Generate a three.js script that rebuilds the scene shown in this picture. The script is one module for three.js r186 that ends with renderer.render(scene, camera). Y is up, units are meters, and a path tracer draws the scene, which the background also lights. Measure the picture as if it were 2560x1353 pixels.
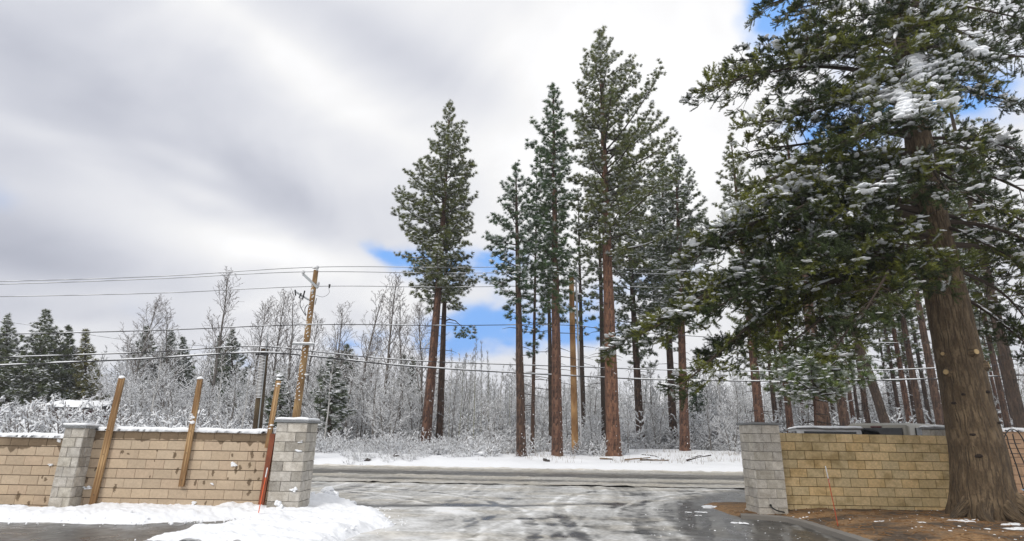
import * as THREE from 'three';
import { RoundedBoxGeometry } from 'three/addons/geometries/RoundedBoxGeometry.js';
import { mergeGeometries } from 'three/addons/utils/BufferGeometryUtils.js';

// ---------------------------------------------------------------- camera, sky, sun, exposure
const V3 = THREE.Vector3;
const scene = new THREE.Scene();
const FOC = 1415, EYE = 1.7;                                    // focal length in pixels of the 2560-wide photograph, eye height
const camera = new THREE.PerspectiveCamera(2 * Math.atan(676.5 / FOC) * 180 / Math.PI, 2560 / 1353, 0.1, 1500);
camera.position.set(0, EYE, 0);
camera.rotation.set(16.3 * Math.PI / 180, 0, 1.0 * Math.PI / 180, 'YXZ');
camera.updateMatrixWorld(true);
scene.add(camera);
const renderer = new THREE.WebGLRenderer({ antialias: true });
renderer.setSize(1024, 541);
renderer.toneMapping = THREE.LinearToneMapping;
renderer.toneMappingExposure = 1.2;
renderer.shadowMap.enabled = true;

const sun = new THREE.DirectionalLight(new THREE.Color(1, 0.96, 0.9), 1.45);
sun.position.set(-45, 75, 30);
sun.castShadow = true; sun.shadow.radius = 32; sun.shadow.mapSize.set(4096, 4096);
Object.assign(sun.shadow.camera, { left: -70, right: 70, top: 70, bottom: -70, near: 1, far: 260 });
scene.add(sun, sun.target);
sun.target.position.set(0, 0, -35);

// ---------------------------------------------------------------- numbers
function rng(seed) { let a = seed >>> 0; return () => { a = (a + 0x6D2B79F5) | 0; let t = Math.imul(a ^ (a >>> 15), 1 | a); t = (t + Math.imul(t ^ (t >>> 7), 61 | t)) ^ t; return ((t ^ (t >>> 14)) >>> 0) / 4294967296; }; }
const clamp = (x, a = 0, b = 1) => Math.min(b, Math.max(a, x));
const lerp = (a, b, t) => a + (b - a) * t;
const sstep = (a, b, x) => { const t = clamp((x - a) / (b - a)); return t * t * (3 - 2 * t); };
const h3 = (x, y, z) => { let h = Math.imul(x, 374761393) ^ Math.imul(y, 668265263) ^ Math.imul(z, 1442695041); h = Math.imul(h ^ (h >>> 13), 1274126177); return ((h ^ (h >>> 16)) >>> 0) / 4294967296; };
function n2(x, y, s = 0, per = 0) {                             // value noise, periodic when per > 0
  const xi = Math.floor(x), yi = Math.floor(y); let fx = x - xi, fy = y - yi;
  fx = fx * fx * (3 - 2 * fx); fy = fy * fy * (3 - 2 * fy);
  const w = (i) => per ? ((i % per) + per) % per : i;
  const a = h3(w(xi), w(yi), s), b = h3(w(xi + 1), w(yi), s), c = h3(w(xi), w(yi + 1), s), d = h3(w(xi + 1), w(yi + 1), s);
  return a + (b - a) * fx + (c - a) * fy + (a - b - c + d) * fx * fy;
}
function f2(x, y, o = 4, s = 0, per = 0) { let v = 0, a = 0.5, t = 0; for (let i = 0; i < o; i++) { v += a * n2(x, y, s + i * 17, per); t += a; x *= 2; y *= 2; per *= 2; a *= 0.5; } return v / t; }
function n3(x, y, z, s = 0) {
  const xi = Math.floor(x), yi = Math.floor(y), zi = Math.floor(z); let fx = x - xi, fy = y - yi, fz = z - zi;
  fx = fx * fx * (3 - 2 * fx); fy = fy * fy * (3 - 2 * fy); fz = fz * fz * (3 - 2 * fz);
  const q = (k) => { const a = h3(xi, yi, zi + k + s), b = h3(xi + 1, yi, zi + k + s), c = h3(xi, yi + 1, zi + k + s), d = h3(xi + 1, yi + 1, zi + k + s); return a + (b - a) * fx + (c - a) * fy + (a - b - c + d) * fx * fy; };
  return lerp(q(0), q(1), fz);
}
function f3(x, y, z, o = 4, s = 0) { let v = 0, a = 0.5, t = 0; for (let i = 0; i < o; i++) { v += a * n3(x, y, z, s + i * 31); t += a; x *= 2.03; y *= 2.03; z *= 2.03; a *= 0.5; } return v / t; }

// ---------------------------------------------------------------- measuring: a pixel of the photograph and a distance give a place in the world
function ray(px, py) { return new V3((px - 1280) / FOC, -(py - 676.5) / FOC, -1).applyQuaternion(camera.quaternion); }
function P(px, py, D) { const v = ray(px, py); const t = D / -v.z; return new V3(v.x * t, EYE + v.y * t, -D); }
function gp(px, py, y = 0) { const v = ray(px, py), t = (y - EYE) / v.y; return new V3(v.x * t, y, v.z * t); }
const wid = (px, py, w, D) => P(px + w / 2, py, D).x - P(px - w / 2, py, D).x;
function terrain(x, z) {                                        // snow ground beyond the road rises from a ploughed bank
  const d = -z;
  if (d < 31.2) return -0.04;
  const s = sstep(31.2, 33.6, d + 0.8 * (n2(x * 0.5, 3.3) - 0.5));
  let h = -0.04 + 0.42 * s + clamp(d - 34, 0, 14) * 0.035 + clamp(d - 48, 0, 60) * 0.012;
  h += s * (0.22 * (f2(x * 0.35, d * 0.5, 3, 5) - 0.5) + 0.1 * (f2(x * 1.6, d * 1.6, 3, 9) - 0.5));
  return h;
}
function rt(px, py) { for (let d = 31.5; d < 110; d += 0.1) { const p = P(px, py, d); if (p.y <= terrain(p.x, p.z)) return d; } return 60; }

// ---------------------------------------------------------------- the sky: overcast with bright and dark banks and a few blue openings
{
  const W = 2048, Hh = 1024, data = new Float32Array(W * Hh * 4);
  const lobe = (px, py, rx, ry, rot, v) => { const d = ray(px, py).normalize(); const k = 1 / FOC; return { az: Math.atan2(d.x, -d.z), el: Math.asin(d.y), rx: rx * k * 0.9, ry: ry * k * 0.9, c: Math.cos(rot), s: Math.sin(rot), v }; };
  const D2R = Math.PI / 180;
  const banks = [lobe(120, 150, 460, 330, 0, -0.12), lobe(1000, 150, 430, 75, 20 * D2R, -0.15), lobe(640, 70, 200, 26, 20 * D2R, 0.05), lobe(1550, 260, 420, 380, 0, 0.12), lobe(800, 225, 280, 60, 22 * D2R, 0.13), lobe(300, 255, 250, 90, 10 * D2R, -0.06),
    lobe(470, 400, 120, 24, 12 * D2R, 0.09), lobe(500, 480, 110, 26, 10 * D2R, 0.10), lobe(180, 380, 200, 50, 14 * D2R, 0.06), lobe(700, 490, 200, 75, 14 * D2R, -0.17), lobe(120, 640, 440, 90, 6 * D2R, -0.32), lobe(30, 420, 180, 90, 0, -0.05), lobe(700, 630, 280, 48, 4 * D2R, 0.16),
    lobe(330, 730, 260, 36, 0, 0.09), lobe(620, 760, 260, 90, 0, 0.12), lobe(160, 800, 240, 60, 0, -0.12), lobe(1330, 480, 260, 160, 0, 0.08), lobe(1750, 480, 300, 300, 0, 0.1), lobe(1000, 740, 110, 60, 0, 0.12)];
  const holes = [lobe(962, 618, 80, 26, 12 * D2R, 1.5), lobe(1085, 655, 120, 60, 0, 1.25), lobe(1265, 790, 170, 75, -4 * D2R, 1.35), lobe(1240, 655, 120, 50, 0, 1.05), lobe(870, 835, 100, 44, 0, 1.2), lobe(1080, 830, 120, 40, 0, 0.8), lobe(1480, 820, 110, 90, 0, 1), lobe(1915, 45, 80, 90, 0, 1.5), lobe(2080, 330, 110, 80, 0, 0.9), lobe(2420, 200, 120, 80, 0, 0.9), lobe(2150, 250, 200, 160, 0, 0.75), lobe(1650, 690, 150, 60, 0, 0.8), lobe(1290, 870, 150, 24, 0, 0.7)];
  const at = (l, az, el) => { let a = az - l.az; if (a > Math.PI) a -= 2 * Math.PI; if (a < -Math.PI) a += 2 * Math.PI; a *= Math.cos(el); const b = el - l.el, x = (a * l.c - b * l.s) / l.rx, y = (a * l.s + b * l.c) / l.ry, q = x * x + y * y; return q > 9 ? 0 : Math.exp(-q); };
  for (let j = 0; j < Hh; j++) {
    const el = ((j + 0.5) / Hh - 0.5) * Math.PI, cy = Math.cos(el), y = Math.sin(el);
    for (let i = 0; i < W; i++) {
      const th = ((i + 0.5) / W - 0.5) * 2 * Math.PI, x = Math.cos(th) * cy, z = Math.sin(th) * cy;
      const k = (j * W + i) * 4;
      if (y < -0.05) { data[k] = 0.6; data[k + 1] = 0.61; data[k + 2] = 0.63; data[k + 3] = 1; continue; }
      const az = Math.atan2(x, -z), q = 1 / (Math.max(y, 0) + 0.32), u = x * q, w = z * q;
      const wx = f2(u * 1.4 + 7, w * 1.4, 3, 3) - 0.5, wz = f2(u * 1.4, w * 1.4 + 5, 3, 8) - 0.5;
      const big = f2(u * 1.1 + wx, w * 1.5 + wz + 3, 3, 21) - 0.5, mid = 0.5 * (f2(u * 3 + wx * 2.2, w * 4.2 + wz * 2.2, 5, 40) - 0.5) + 0.8 * (f3(x * 4.5 + wx * 2.5, y * 8 + wz * 2.5 - x * 1.5, z * 4.5 + wx, 6, 91) - 0.5) + 0.35 * (f3(x * 13 + wx * 5, y * 20 + wz * 5 - x * 4, z * 13 + wz * 4, 5, 131) - 0.5);
      let L = 0.715 + 0.10 * big + 0.27 * mid;
      let dz = 0.09 * wx, de = 0.06 * wz;
      for (const b of banks) L += b.v * at(b, az + dz, el + de);
      let hole = 0.55 * sstep(0.66, 0.82, f2(u * 0.9 + 31, w * 0.9 + 11, 3, 77));
      for (const b of holes) hole += b.v * at(b, az + dz * 1.4, el + de * 1.4);
      const torn = 0.5 * f2(u * 4 + wx * 3, w * 6 + wz * 3, 5, 60) + 0.5 * f3(x * 9 + wx, y * 22 + wz, z * 9, 5, 7);
      const rag = f3(x * 26 + wx * 4, y * 40 + wz * 4, z * 26, 4, 17); hole = sstep(0.26, 1.2, hole * (2.3 * torn + 1.0 * rag - 0.8));
      L = clamp(L, 0.36, 0.95);
      const cold = clamp((0.80 - L) * 2.0);
      const cr = L * (1 - 0.07 * cold), cg = L * (1 - 0.012 * cold), cb = L * (1.01 + 0.19 * cold);
      const br = 0.13, bg = 0.37, bb = 0.84;
      data[k] = lerp(cr, br, hole * 0.88); data[k + 1] = lerp(cg, bg, hole * 0.88); data[k + 2] = lerp(cb, bb, hole * 0.88); data[k + 3] = 1;
    }
  }
  const t = new THREE.DataTexture(data, W, Hh, THREE.RGBAFormat, THREE.FloatType);
  t.mapping = THREE.EquirectangularReflectionMapping; t.magFilter = t.minFilter = THREE.LinearFilter; t.needsUpdate = true;
  scene.background = t; scene.environment = t;
}

scene.fog = new THREE.FogExp2(new THREE.Color().setRGB(0.8, 0.82, 0.85), 0.0007);

// ---------------------------------------------------------------- naming
const taken = new Map();
function numbered(n) { const k = taken.get(n) || 0; taken.set(n, k + 1); return k ? `${n}_${String(k).padStart(3, '0')}` : n; }
function tag(o, label, category, group) { o.userData.label = label; o.userData.category = category; if (group) o.userData.group = group; return o; }
function thing(name, label, category, group, pos) { const o = new THREE.Group(); o.name = numbered(name); if (pos) o.position.copy(pos); scene.add(o); return tag(o, label, category, group); }
function shade(o) { o.castShadow = o.receiveShadow = true; return o; }
function part(name, geo, mat, parent, stuff) { const m = shade(new THREE.Mesh(geo, mat)); m.name = name; if (stuff) m.userData.kind = 'stuff'; parent.add(m); return m; }
function struct(name, geo, mat) { const m = shade(new THREE.Mesh(geo, mat)); m.name = numbered(name); m.userData.kind = 'structure'; scene.add(m); return m; }

// ---------------------------------------------------------------- textures and materials
function tex(w, h, fn, srgb = true, repeat = true) {
  const d = new Uint8Array(w * h * 4);
  for (let j = 0; j < h; j++) for (let i = 0; i < w; i++) { const c = fn((i + 0.5) / w, (j + 0.5) / h), k = (j * w + i) * 4; for (let q = 0; q < 3; q++) { let v = Array.isArray(c) ? c[q] : c; if (srgb) v = v <= 0.0031308 ? v * 12.92 : 1.055 * Math.pow(v, 1 / 2.4) - 0.055; d[k + q] = clamp(Math.round(v * 255), 0, 255); } d[k + 3] = 255; }
  const t = new THREE.DataTexture(d, w, h, THREE.RGBAFormat); t.magFilter = t.minFilter = THREE.LinearFilter;
  if (repeat) t.wrapS = t.wrapT = THREE.RepeatWrapping;
  if (srgb) t.colorSpace = THREE.SRGBColorSpace;
  t.needsUpdate = true; return t;
}
const mix3 = (a, b, t) => [lerp(a[0], b[0], t), lerp(a[1], b[1], t), lerp(a[2], b[2], t)];
const std = (o) => new THREE.MeshStandardMaterial(o);
const rgb = (r, g, b) => new THREE.Color().setRGB(r, g, b);

const grainTex = tex(256, 256, (u, v) => { const a = f2(u * 8, v * 8, 5, 2, 8); return 0.62 + 0.55 * a; }, false);
const snowBump = tex(512, 512, (u, v) => 0.6 * f2(u * 8, v * 8, 4, 11, 8) + 0.4 * f2(u * 32, v * 32, 3, 15, 32), false);
const snowMat = std({ color: rgb(0.86, 0.875, 0.9), roughness: 0.75, bumpMap: snowBump, bumpScale: 0.02 });
const snowLump = std({ color: rgb(0.87, 0.885, 0.905), roughness: 0.8 });

function barkTex(seed, deep, light, mid) {                       // long plates parted by dark furrows
  const f = (u, v) => { const wx = 0.5 * f2(u * 8, v * 8, 3, seed + 3, 8); const r = n2(u * 12 + wx * 2, v * 5 + wx, seed, 0), cell = Math.abs(2 * f2(u * 14, v * 5 + 0.0, 2, seed + 5, 0) - 1); return { r, cell, fine: f2(u * 64, v * 32, 3, seed + 9, 32) }; };
  const fold = (u, v) => { const k = 8, w = f2(u * k, v * k, 3, seed, k), a = f2((u + 0.02 * w) * 16, v * 4, 3, seed + 40, 4) * 0 + Math.abs(2 * n2(u * 16 + 1.4 * w, v * 4 + w, seed + 60, 0) - 1); return a; };
  const val = (u, v) => {                                        // periodic in both directions
    const w = f2(u * 8, v * 8, 3, seed, 8), a = Math.abs(2 * n2(u * 16 + 1.5 * w, v * 16 * 0.25 + w, seed + 60, 16) - 1), b = Math.abs(2 * n2(u * 32 + w, v * 8 + w * 2, seed + 80, 32) - 1);
    return clamp(0.65 * Math.min(1, a * 1.7) + 0.35 * Math.min(1, b * 1.6));
  };
  void f; void fold;
  const color = tex(512, 512, (u, v) => { const h = val(u, v), t = f2(u * 8, v * 8, 4, seed + 21, 8), g = f2(u * 64, v * 64, 2, seed + 33, 64); return mix3(deep, mix3(mid, light, sstep(0.3, 0.75, t)), sstep(0.1, 0.55, h)).map((c) => c * (0.7 + 0.6 * g)); });
  const bump = tex(512, 512, (u, v) => 0.85 * val(u, v) + 0.15 * f2(u * 64, v * 64, 2, seed + 33, 64), false);
  return { color, bump };
}
const barkRed = barkTex(100, [0.028, 0.016, 0.012], [0.185, 0.098, 0.062], [0.115, 0.056, 0.037]);
const barkDark = barkTex(300, [0.016, 0.012, 0.009], [0.095, 0.062, 0.042], [0.055, 0.036, 0.026]);
const barkFir = barkTex(500, [0.058, 0.040, 0.024], [0.165, 0.118, 0.07], [0.088, 0.060, 0.034]);
const M = {
  barkRed: std({ map: barkRed.color, bumpMap: barkRed.bump, bumpScale: 0.05, roughness: 0.95 }),
  barkWarm: std({ map: barkRed.color, bumpMap: barkRed.bump, bumpScale: 0.05, roughness: 0.95, color: rgb(1.35, 1.3, 1.2) }),
  barkDark: std({ map: barkDark.color, bumpMap: barkDark.bump, bumpScale: 0.05, roughness: 0.95 }),
  barkBrown: std({ map: barkRed.color, bumpMap: barkRed.bump, bumpScale: 0.05, roughness: 0.95, color: rgb(0.68, 0.78, 0.82) }),
  barkFir: std({ map: barkFir.color, bumpMap: barkFir.bump, bumpScale: 0.035, roughness: 0.95 }),
  limb: std({ color: rgb(0.045, 0.032, 0.025), roughness: 0.95 }),
  firLimb: std({ color: rgb(0.05, 0.036, 0.026), roughness: 0.95 }),
  needle: std({ color: rgb(1, 1, 1), roughness: 0.75 }),
  aspen: std({ color: rgb(0.40, 0.39, 0.35), roughness: 0.9, bumpMap: grainTex, bumpScale: 0.02 }),
  aspenGreen: std({ color: rgb(0.30, 0.30, 0.22), roughness: 0.9, bumpMap: grainTex, bumpScale: 0.02 }),
  greyBark: std({ color: rgb(0.17, 0.155, 0.14), roughness: 0.95, bumpMap: grainTex, bumpScale: 0.02 }),
  twig: std({ color: rgb(0.15, 0.125, 0.11), roughness: 0.95 }),
  twigPale: std({ color: rgb(0.22, 0.205, 0.18), roughness: 0.95 }),
  twigRed: std({ color: rgb(0.17, 0.075, 0.065), roughness: 0.95 }),
  cable: std({ color: rgb(0.025, 0.025, 0.027), roughness: 0.6 }),
  wire: std({ color: rgb(0.16, 0.165, 0.17), roughness: 0.5, metalness: 0.3 }),
  steel: std({ color: rgb(0.33, 0.35, 0.36), roughness: 0.5, metalness: 0.5 }),
  black: std({ color: rgb(0.018, 0.018, 0.018), roughness: 0.5 }),
  porcelain: std({ color: rgb(0.55, 0.56, 0.57), roughness: 0.25 }),
};

// ---------------------------------------------------------------- geometry collector for tubes
class Tubes {
  constructor() { this.p = []; this.n = []; this.u = []; this.i = []; }
  tube(pts, rad, sides = 5, o = {}) {                            // pts: V3[], rad: number[]
    const P0 = this.p.length / 3, N = pts.length; let nx = null; let v = o.v0 || 0; const T = new V3(), A = new V3(), B = new V3();
    for (let k = 0; k < N; k++) {
      T.subVectors(pts[Math.min(k + 1, N - 1)], pts[Math.max(k - 1, 0)]).normalize();
      if (!nx) nx = Math.abs(T.y) > 0.9 ? new V3(1, 0, 0) : new V3(0, 1, 0);
      A.copy(nx).addScaledVector(T, -nx.dot(T)).normalize(); nx = A.clone(); B.crossVectors(T, A);
      if (k) v += pts[k].distanceTo(pts[k - 1]);
      for (let s = 0; s <= sides; s++) {
        const a = (s % sides) / sides * Math.PI * 2, c = Math.cos(a), q = Math.sin(a);
        const X = A.x * c + B.x * q, Y = A.y * c + B.y * q, Z = A.z * c + B.z * q;
        let r = rad[k]; if (o.bulge) r *= o.bulge(a, pts[k].y, k, v);
        this.p.push(pts[k].x + X * r, pts[k].y + Y * r * (o.flat || 1), pts[k].z + Z * r); this.n.push(X, Y, Z);
        this.u.push(s / sides * (o.um || 1), v / (o.vm || 1));
      }
    }
    const R = sides + 1;
    for (let k = 0; k < N - 1; k++) for (let s = 0; s < sides; s++) { const a = P0 + k * R + s, b = a + R; this.i.push(a, a + 1, b, a + 1, b + 1, b); }
    if (o.cap) for (const [k, f] of [[0, -1], [N - 1, 1]]) {
      const c = this.p.length / 3, q = pts[k]; T.subVectors(pts[Math.min(k + 1, N - 1)], pts[Math.max(k - 1, 0)]).normalize().multiplyScalar(f);
      this.p.push(q.x, q.y, q.z); this.n.push(T.x, T.y, T.z); this.u.push(0.5, 0.5);
      for (let s = 0; s <= sides; s++) { const b = (P0 + k * R + s) * 3; this.p.push(this.p[b], this.p[b + 1], this.p[b + 2]); this.n.push(T.x, T.y, T.z); this.u.push(0, 0); }
      for (let s = 0; s < sides; s++) f > 0 ? this.i.push(c, c + 1 + s, c + 2 + s) : this.i.push(c, c + 2 + s, c + 1 + s);
    }
    return this;
  }
  geo(smooth) {
    const g = new THREE.BufferGeometry();
    g.setAttribute('position', new THREE.Float32BufferAttribute(this.p, 3)); g.setAttribute('normal', new THREE.Float32BufferAttribute(this.n, 3)); g.setAttribute('uv', new THREE.Float32BufferAttribute(this.u, 2)); g.setIndex(this.i);
    if (smooth) g.computeVertexNormals();
    return g;
  }
  get empty() { return !this.i.length; }
}
const rod = (a, b, r0, r1 = r0, sides = 8) => new Tubes().tube([a, b], [r0, r1], sides, { cap: true }).geo();
function lumpGeo(seed, detail = 2, squash = 0.55, rough = 0.35) {   // a lump of snow with an uneven skin and a flattened foot
  const g = new THREE.IcosahedronGeometry(1, detail), p = g.attributes.position, v = new V3();
  for (let i = 0; i < p.count; i++) { v.fromBufferAttribute(p, i); const k = 1 + rough * (f3(v.x * 1.6 + 5, v.y * 1.6, v.z * 1.6, 3, seed) - 0.5) * 2; v.multiplyScalar(k); v.y *= v.y > 0 ? squash : squash * 0.45; p.setXYZ(i, v.x, v.y, v.z); }
  g.computeVertexNormals(); return g;
}
function place(geo, m) { return geo.clone().applyMatrix4(m); }
const TRS = (x, y, z, sx = 1, sy = sx, sz = sx, ry = 0, rx = 0, rz = 0) => new THREE.Matrix4().compose(new V3(x, y, z), new THREE.Quaternion().setFromEuler(new THREE.Euler(rx, ry, rz)), new V3(sx, sy, sz));
const LUMPS = [1, 2, 3, 4].map((s) => lumpGeo(s, 2)), SMALL = [5, 6].map((s) => lumpGeo(s, 1, 0.5, 0.5)), RAGGED = lumpGeo(11, 2, 0.55, 1.1);
function instances(name, geo, mat, list, parent, colors) {        // list of Matrix4
  const m = shade(new THREE.InstancedMesh(geo, mat, list.length)); m.name = name; m.userData.kind = 'stuff';
  list.forEach((q, i) => m.setMatrixAt(i, q)); if (colors) colors.forEach((c, i) => m.setColorAt(i, c));
  m.instanceMatrix.needsUpdate = true; parent.add(m); return m;
}

// ---------------------------------------------------------------- ground
{
  const xs = [], zs = [];
  for (let x = -420; x < -70; x += 14) xs.push(x); for (let x = -70; x < -32; x += 1) xs.push(x); for (let x = -32; x < 32; x += 0.3) xs.push(x); for (let x = 32; x < 70; x += 1) xs.push(x); for (let x = 70; x <= 420; x += 14) xs.push(x);
  for (let d = -60; d < 29; d += 3) zs.push(d); for (let d = 30; d < 42; d += 0.16) zs.push(d); for (let d = 42; d < 60; d += 0.5) zs.push(d); for (let d = 60; d < 120; d += 3) zs.push(d); for (let d = 120; d <= 900; d += 40) zs.push(d);
  const p = [], u = [], id = [], R = xs.length;
  for (const d of zs) for (const x of xs) { p.push(x, terrain(x, -d), -d); u.push(x / 3, d / 3); }
  for (let j = 0; j < zs.length - 1; j++) for (let i = 0; i < R - 1; i++) { const a = j * R + i, b = a + R; id.push(a, a + 1, b, a + 1, b + 1, b); }
  const g = new THREE.BufferGeometry(); g.setAttribute('position', new THREE.Float32BufferAttribute(p, 3)); g.setAttribute('uv', new THREE.Float32BufferAttribute(u, 2)); g.setIndex(id); g.computeVertexNormals();
  struct('ground', g, snowMat);
}
function sheet(x0, x1, d0, d1, nx, nd, height) {                  // a sheet of ground with uv 0..1 over its extent
  const p = [], u = [], id = [];
  for (let j = 0; j <= nd; j++) for (let i = 0; i <= nx; i++) { const x = lerp(x0, x1, i / nx), d = lerp(d0, d1, j / nd); p.push(x, height(x, d), -d); u.push(i / nx, j / nd); }
  for (let j = 0; j < nd; j++) for (let i = 0; i < nx; i++) { const a = j * (nx + 1) + i, b = a + nx + 1; id.push(a, a + 1, b, a + 1, b + 1, b); }
  const g = new THREE.BufferGeometry(); g.setAttribute('position', new THREE.Float32BufferAttribute(p, 3)); g.setAttribute('uv', new THREE.Float32BufferAttribute(u, 2)); g.setIndex(id); g.computeVertexNormals(); return g;
}
function poly(list, y = 0) { return list.map(([a, b]) => { const q = gp(a, b, y); return [q.x, -q.z]; }); }
function sd(pl, x, y) {                                           // signed distance to a polygon, negative inside
  let d = 1e9, inside = false;
  for (let i = 0, j = pl.length - 1; i < pl.length; j = i++) {
    const [ax, ay] = pl[i], [bx, by] = pl[j], ex = bx - ax, ey = by - ay, t = clamp(((x - ax) * ex + (y - ay) * ey) / (ex * ex + ey * ey));
    d = Math.min(d, Math.hypot(x - ax - ex * t, y - ay - ey * t));
    if ((ay > y) !== (by > y) && x < (bx - ax) * (y - ay) / (by - ay) + ax) inside = !inside;
  }
  return inside ? -d : d;
}
// what lies on the asphalt: 0 wet bare asphalt .. 1 grey slush .. 2 white snow
const bareRight = poly([[1890, 1218], [1800, 1232], [1705, 1252], [1655, 1275], [1690, 1310], [1760, 1353], [1800, 1380], [2300, 1420], [2600, 1450], [2600, 1340], [2130, 1330], [1985, 1296], [1860, 1288]]);
const trackRight = poly([[1600, 1262], [1640, 1300], [1720, 1360], [1760, 1400], [1700, 1400], [1600, 1320], [1570, 1275]]);
const bareLeft = poly([[-400, 1309], [330, 1312], [520, 1306], [615, 1299], [560, 1318], [460, 1336], [330, 1360], [100, 1420], [-400, 1420]]);
const gutter = poly([[845, 1263], [930, 1262], [1100, 1262], [1330, 1263], [1560, 1256], [1560, 1261], [1330, 1268], [1100, 1269], [930, 1270]]);
const windrow = poly([[1040, 1266], [1130, 1266], [1205, 1290], [1170, 1296], [1100, 1283]]);
const packed = poly([[760, 1270], [980, 1285], [1130, 1330], [1150, 1420], [500, 1420], [700, 1310]]);
const spots = [[1215, 1296, 0.28, 0.16], [1330, 1297, 0.3, 0.1], [1395, 1293, 0.2, 0.15], [1540, 1266, 0.35, 0.3], [1390, 1312, 0.4, 0.14], [1490, 1318, 0.35, 0.15], [1440, 1342, 0.5, 0.2], [1290, 1297, 0.2, 0.08], [1560, 1330, 0.5, 0.15], [1180, 1262, 0.5, 0.2]].map(([a, b, c, e]) => { const q = gp(a, b); return [q.x, -q.z, c, e]; });
const ruts = [[[1680, 1400], [1600, 1320], [1560, 1285], [1620, 1255], [1760, 1232], [1900, 1222]], [[1800, 1400], [1690, 1310], [1650, 1278], [1700, 1256], [1830, 1238], [1950, 1230]], [[1130, 1400], [1180, 1320], [1150, 1280], [1040, 1252], [900, 1234], [760, 1222]], [[1330, 1400], [1330, 1320], [1280, 1275], [1180, 1246], [1040, 1228], [860, 1216]], [[1500, 1400], [1440, 1330], [1400, 1280], [1420, 1245], [1500, 1226]]].map((l) => new THREE.CatmullRomCurve3(l.map(([a, b]) => gp(a, b))).getPoints(60).map((q) => [q.x, -q.z]));
const rutAt = (x, d) => { let m = 9; for (const l of ruts) for (let i = 0; i < l.length - 1; i++) { const [ax, ay] = l[i], ex = l[i + 1][0] - ax, ey = l[i + 1][1] - ay; if (Math.abs(x - ax) > 1.6 || Math.abs(d - ay) > 1.6) continue; const t = clamp(((x - ax) * ex + (d - ay) * ey) / (ex * ex + ey * ey)); m = Math.min(m, Math.hypot(x - ax - ex * t, d - ay - ey * t)); } return m; };
function cover(x, d) {
  const wob = 0.55 * (f2(x * 1.3, d * 1.3, 4, 2) - 0.5), fine = f2(x * 5, d * 5, 4, 33), soft = f2(x * 0.5, d * 0.9, 3, 71);
  let c = 0.98 + 0.9 * (soft - 0.5) + 1.0 * (fine - 0.5) + 0.7 * (f2(x * 0.8 + d * 0.3, d * 3.2, 4, 140) - 0.5);
  // faint ruts that swing from the road into the yard
  const q = (x - 2.2) * 0.9 + Math.pow(clamp(21 - d, 0, 12), 1.6) * 0.05; c += 0.6 * (n2(q * 3.1, d * 0.14, 5) - 0.5) + 0.5 * (n2(q * 9, d * 0.25, 15) - 0.5) + 0.6 * (n2((x + 0.9 * d) * 1.3, (d - 0.35 * x) * 4.5, 25) - 0.5) * sstep(13, 17, d);
  { const r = rutAt(x, d) + 0.12 * (fine - 0.5); c -= 0.5 * sstep(0.2, 0.05, r) * (0.2 + soft) * (0.4 + 1.1 * n2(x * 2.2, d * 2.2, 55)); c += 0.3 * sstep(0.12, 0.2, r) * sstep(0.34, 0.22, r); }
  c = lerp(c, 1.55 + 0.8 * (fine - 0.5), 0.85 * sstep(0.5, -0.5, sd(packed, x, d) + wob));
  c = lerp(c, 1.85, sstep(0.35, -0.35, sd(windrow, x, d) + wob * 1.5));
  c = lerp(c, 0.22 + 0.6 * (fine - 0.5), 0.9 * sstep(0.25, -0.2, sd(gutter, x, d) + wob * 0.7));
  c = lerp(c, 0.3 + 0.9 * (fine - 0.45), 0.75 * sstep(0.3, -0.2, sd(trackRight, x, d) + wob));
  c = lerp(c, 0.05 + 0.5 * Math.max(0, fine - 0.5) + 0.28 * sstep(0.5, 0.8, n2(q * 7 + 1.2 * fine, d * 0.8, 8)), sstep(0.6, -0.35, sd(bareRight, x, d) + wob));
  c = lerp(c, 0.12 + 0.7 * Math.max(0, fine - 0.52), sstep(0.2, -0.1, sd(bareLeft, x, d) + wob * 0.5));
  for (const [sx, sy, rx, ry] of spots) { const a = (x - sx + wob) / rx, b = (d - sy + wob * 0.5) / (ry * 2); c -= 0.85 * Math.exp(-(a * a + b * b)); }
  return clamp(c, 0, 2);
}
function slushColor(c, g, dirt) {
  const bare = mix3([0.028, 0.029, 0.030], [0.06, 0.058, 0.055], g), slush = mix3([0.36, 0.36, 0.35], [0.60, 0.605, 0.60], g), white = [0.83, 0.845, 0.86];
  let k = c < 1 ? mix3(bare, slush, sstep(0.0, 0.95, c)) : mix3(slush, white, sstep(1.0, 1.9, c));
  return k.map((v, i) => v * lerp(1, [0.82, 0.76, 0.66][i], dirt));
}
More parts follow.
